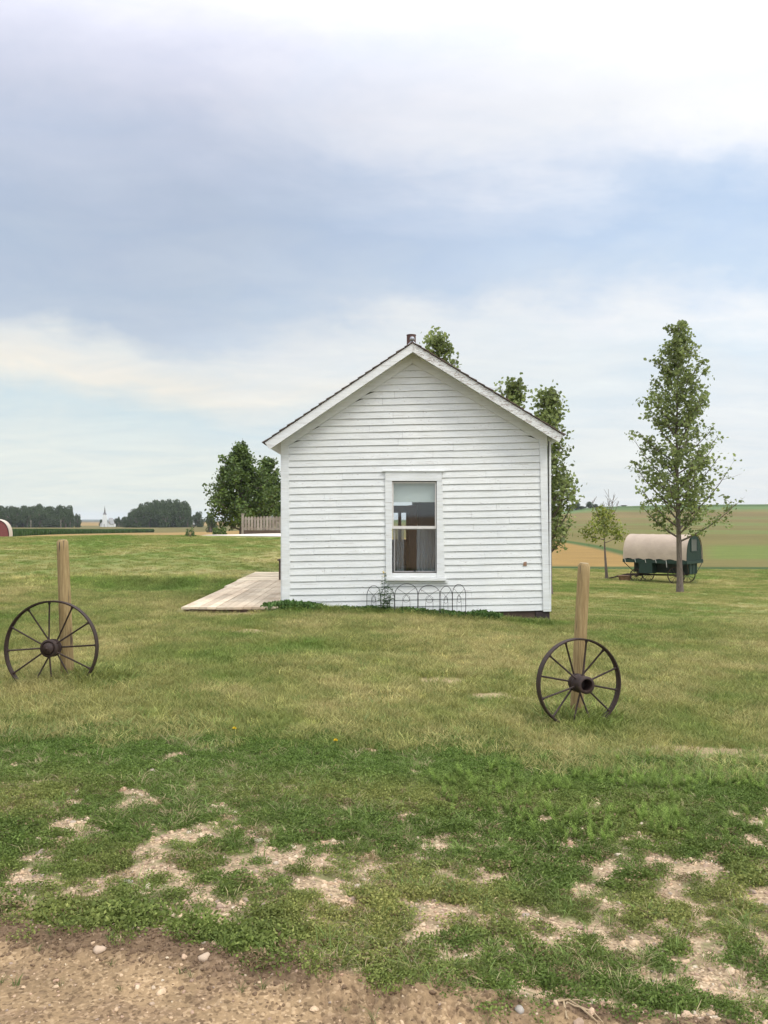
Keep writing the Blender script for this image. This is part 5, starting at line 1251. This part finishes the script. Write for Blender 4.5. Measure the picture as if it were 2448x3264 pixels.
# ------------------------------------------------------------------ sky, sun, camera
SUN_EL, SUN_AZ = R(50), R(128)                       # azimuth from +Y towards +X: high, right and a little behind the camera
W = bpy.data.worlds.new('World'); S.world = W; W.use_nodes = True; nt = W.node_tree; L = nt.links.new
bg = nt.nodes['Background']; STR = .10; bg.inputs['Strength'].default_value = STR
sky = N(nt, 'ShaderNodeTexSky', sky_type='NISHITA', sun_disc=False); sky.sun_elevation = SUN_EL; sky.sun_rotation = SUN_AZ
tc = N(nt, 'ShaderNodeTexCoord'); sep = N(nt, 'ShaderNodeSeparateXYZ'); L(tc.outputs['Generated'], sep.inputs[0]); dx, dy, dz = sep.outputs
hyp = mth(nt, 'SQRT', mth(nt, 'ADD', mth(nt, 'MULTIPLY', dx, dx), mth(nt, 'MULTIPLY', dy, dy)))
e = mth(nt, 'DIVIDE', dz, mth(nt, 'MAXIMUM', hyp, .15))                       # tan of elevation
den = mth(nt, 'ADD', mth(nt, 'MAXIMUM', dz, 0), .13)
cp = N(nt, 'ShaderNodeCombineXYZ'); L(mth(nt, 'DIVIDE', dx, den), cp.inputs[0]); L(mth(nt, 'DIVIDE', dy, den), cp.inputs[1])
def cn(scale, detail, off, rough=.5, sx=1, sy=1, dist=0):
    mp = N(nt, 'ShaderNodeMapping'); mp.inputs['Location'].default_value = off; mp.inputs['Scale'].default_value = (sx, sy, 1); L(cp.outputs[0], mp.inputs[0])
    n = N(nt, 'ShaderNodeTexNoise'); n.inputs['Scale'].default_value = scale; n.inputs['Detail'].default_value = detail; n.inputs['Roughness'].default_value = rough; n.inputs['Distortion'].default_value = dist
    L(mp.outputs[0], n.inputs['Vector']); return n.outputs['Fac']
big = cn(.55, 2, (3.1, 1.2, 0), .45); med = cn(1.3, 5, (7.7, 2.1, 0), .55, .8, 1.2, .3); fine = cn(2.6, 8, (1.2, 9.4, 0), .62, .8, 1.2, .5)
def dn(scale, detail, off, rough):
    mp = N(nt, 'ShaderNodeMapping'); mp.inputs['Location'].default_value = off; mp.inputs['Scale'].default_value = (1, 1, 2.1); L(tc.outputs['Generated'], mp.inputs[0])
    n = N(nt, 'ShaderNodeTexNoise'); n.inputs['Scale'].default_value = scale; n.inputs['Detail'].default_value = detail; n.inputs['Roughness'].default_value = rough; n.inputs['Distortion'].default_value = .35
    L(mp.outputs[0], n.inputs['Vector']); return n.outputs['Fac']
puff = dn(3.4, 9, (9.3, 3.1, 6.2), .56); puff2 = dn(9, 8, (1.3, 7.1, .2), .6)
w1 = mth(nt, 'ADD', mth(nt, 'ADD', mth(nt, 'MULTIPLY', mth(nt, 'SUBTRACT', big, .5), .20), mth(nt, 'MULTIPLY', mth(nt, 'SUBTRACT', med, .5), .06)), mth(nt, 'ADD', mth(nt, 'MULTIPLY', mth(nt, 'SUBTRACT', puff, .5), .27), mth(nt, 'MULTIPLY', mth(nt, 'SUBTRACT', puff2, .5), .07)))
ew = mth(nt, 'ADD', e, mth(nt, 'MULTIPLY', w1, mth(nt, 'MINIMUM', mth(nt, 'MULTIPLY', mth(nt, 'MAXIMUM', e, 0), 4), 1)))
def c8(r, g_, b_): q = lin(r, g_, b_); return (q[0], q[1], q[2], 1)
left_r = ramp(nt, ew, [(0, c8(226,232,226)), (.06, c8(228,233,228)), (.11, c8(212,225,228)), (.15, c8(240,235,224)), (.20, c8(228,230,228)), (.245, c8(192,203,217)), (.33, c8(182,194,213)), (.43, c8(196,204,222)), (.51, c8(213,216,232)), (.58, c8(228,229,242)), (.70, c8(250,250,254))])
right_r = ramp(nt, ew, [(0, c8(232,235,236)), (.10, c8(236,240,242)), (.16, c8(226,237,245)), (.215, c8(246,248,250)), (.27, c8(212,227,244)), (.33, c8(198,217,241)), (.38, c8(217,229,246)), (.42, c8(244,247,254)), (.46, c8(255,255,255)), (.75, c8(255,255,255))])
azn = mth(nt, 'DIVIDE', dx, mth(nt, 'MAXIMUM', hyp, .15))
mx = ramp(nt, mth(nt, 'ADD', mth(nt, 'ADD', mth(nt, 'MULTIPLY', azn, 1.15), .5), mth(nt, 'MULTIPLY', w1, .9)), [(.26, 0), (.92, 1)])
cl = mixc(nt, mx, left_r, right_r)
# streaks of brighter and bluer cloud
st1 = ramp(nt, fine, [(.34, (.93,.96,.985,1)), (.54, (1,1,1,1)), (.70, (1.04,1.035,1.02,1))])
cl = mixc(nt, 1.0, cl, st1, 'MULTIPLY')
st2 = ramp(nt, med, [(.30, (.95,.965,.985,1)), (.55, (1,1,1,1)), (.72, (1.05,1.045,1.03,1))]); cl = mixc(nt, 1.0, cl, st2, 'MULTIPLY')
sc = N(nt, 'ShaderNodeVectorMath', operation='SCALE'); L(cl, sc.inputs[0]); L(mth(nt, 'MULTIPLY', mth(nt, 'MULTIPLY', ramp(nt, dz, [(.42, .46), (.85, 1)]), ramp(nt, mth(nt, 'ADD', mth(nt, 'MULTIPLY', dy, .5), .5), [(.25, 1.0), (.6, .75)])), 1/STR*1.09/.46/.75), sc.inputs['Scale'])
mxx = mixc(nt, .92, sky.outputs[0], sc.outputs[0]); L(mxx, bg.inputs['Color'])
sl = bpy.data.lights.new('sun', 'SUN'); sl.energy = 1.5; sl.angle = R(14); sl.color = (1, .965, .91); so = bpy.data.objects.new('sun', sl); C.objects.link(so)
dirv = Vector((math.sin(SUN_AZ)*math.cos(SUN_EL), math.cos(SUN_AZ)*math.cos(SUN_EL), math.sin(SUN_EL)))
so.rotation_euler = dirv.to_track_quat('Z', 'Y').to_euler(); so.location = (10, -10, 20)
cd = bpy.data.cameras.new('camera'); co = bpy.data.objects.new('camera', cd); C.objects.link(co)
cd.sensor_fit = 'VERTICAL'; cd.sensor_height = 24; cd.lens = 24*F/3264; cd.clip_end = 12000; cd.clip_start = .05
co.location = (0, 0, CAM); co.rotation_euler = (R(90)+math.atan((HR-1632)/F), 0, 0); S.camera = co
S.view_settings.view_transform = 'Standard'; S.view_settings.look = 'None'; S.view_settings.exposure = 0; S.view_settings.gamma = 1
S.cycles.max_bounces = 6; S.cycles.transparent_max_bounces = 12; S.cycles.use_denoising = True; S.cycles.volume_bounces = 0
S.cycles.diffuse_bounces = 3; S.cycles.glossy_bounces = 2
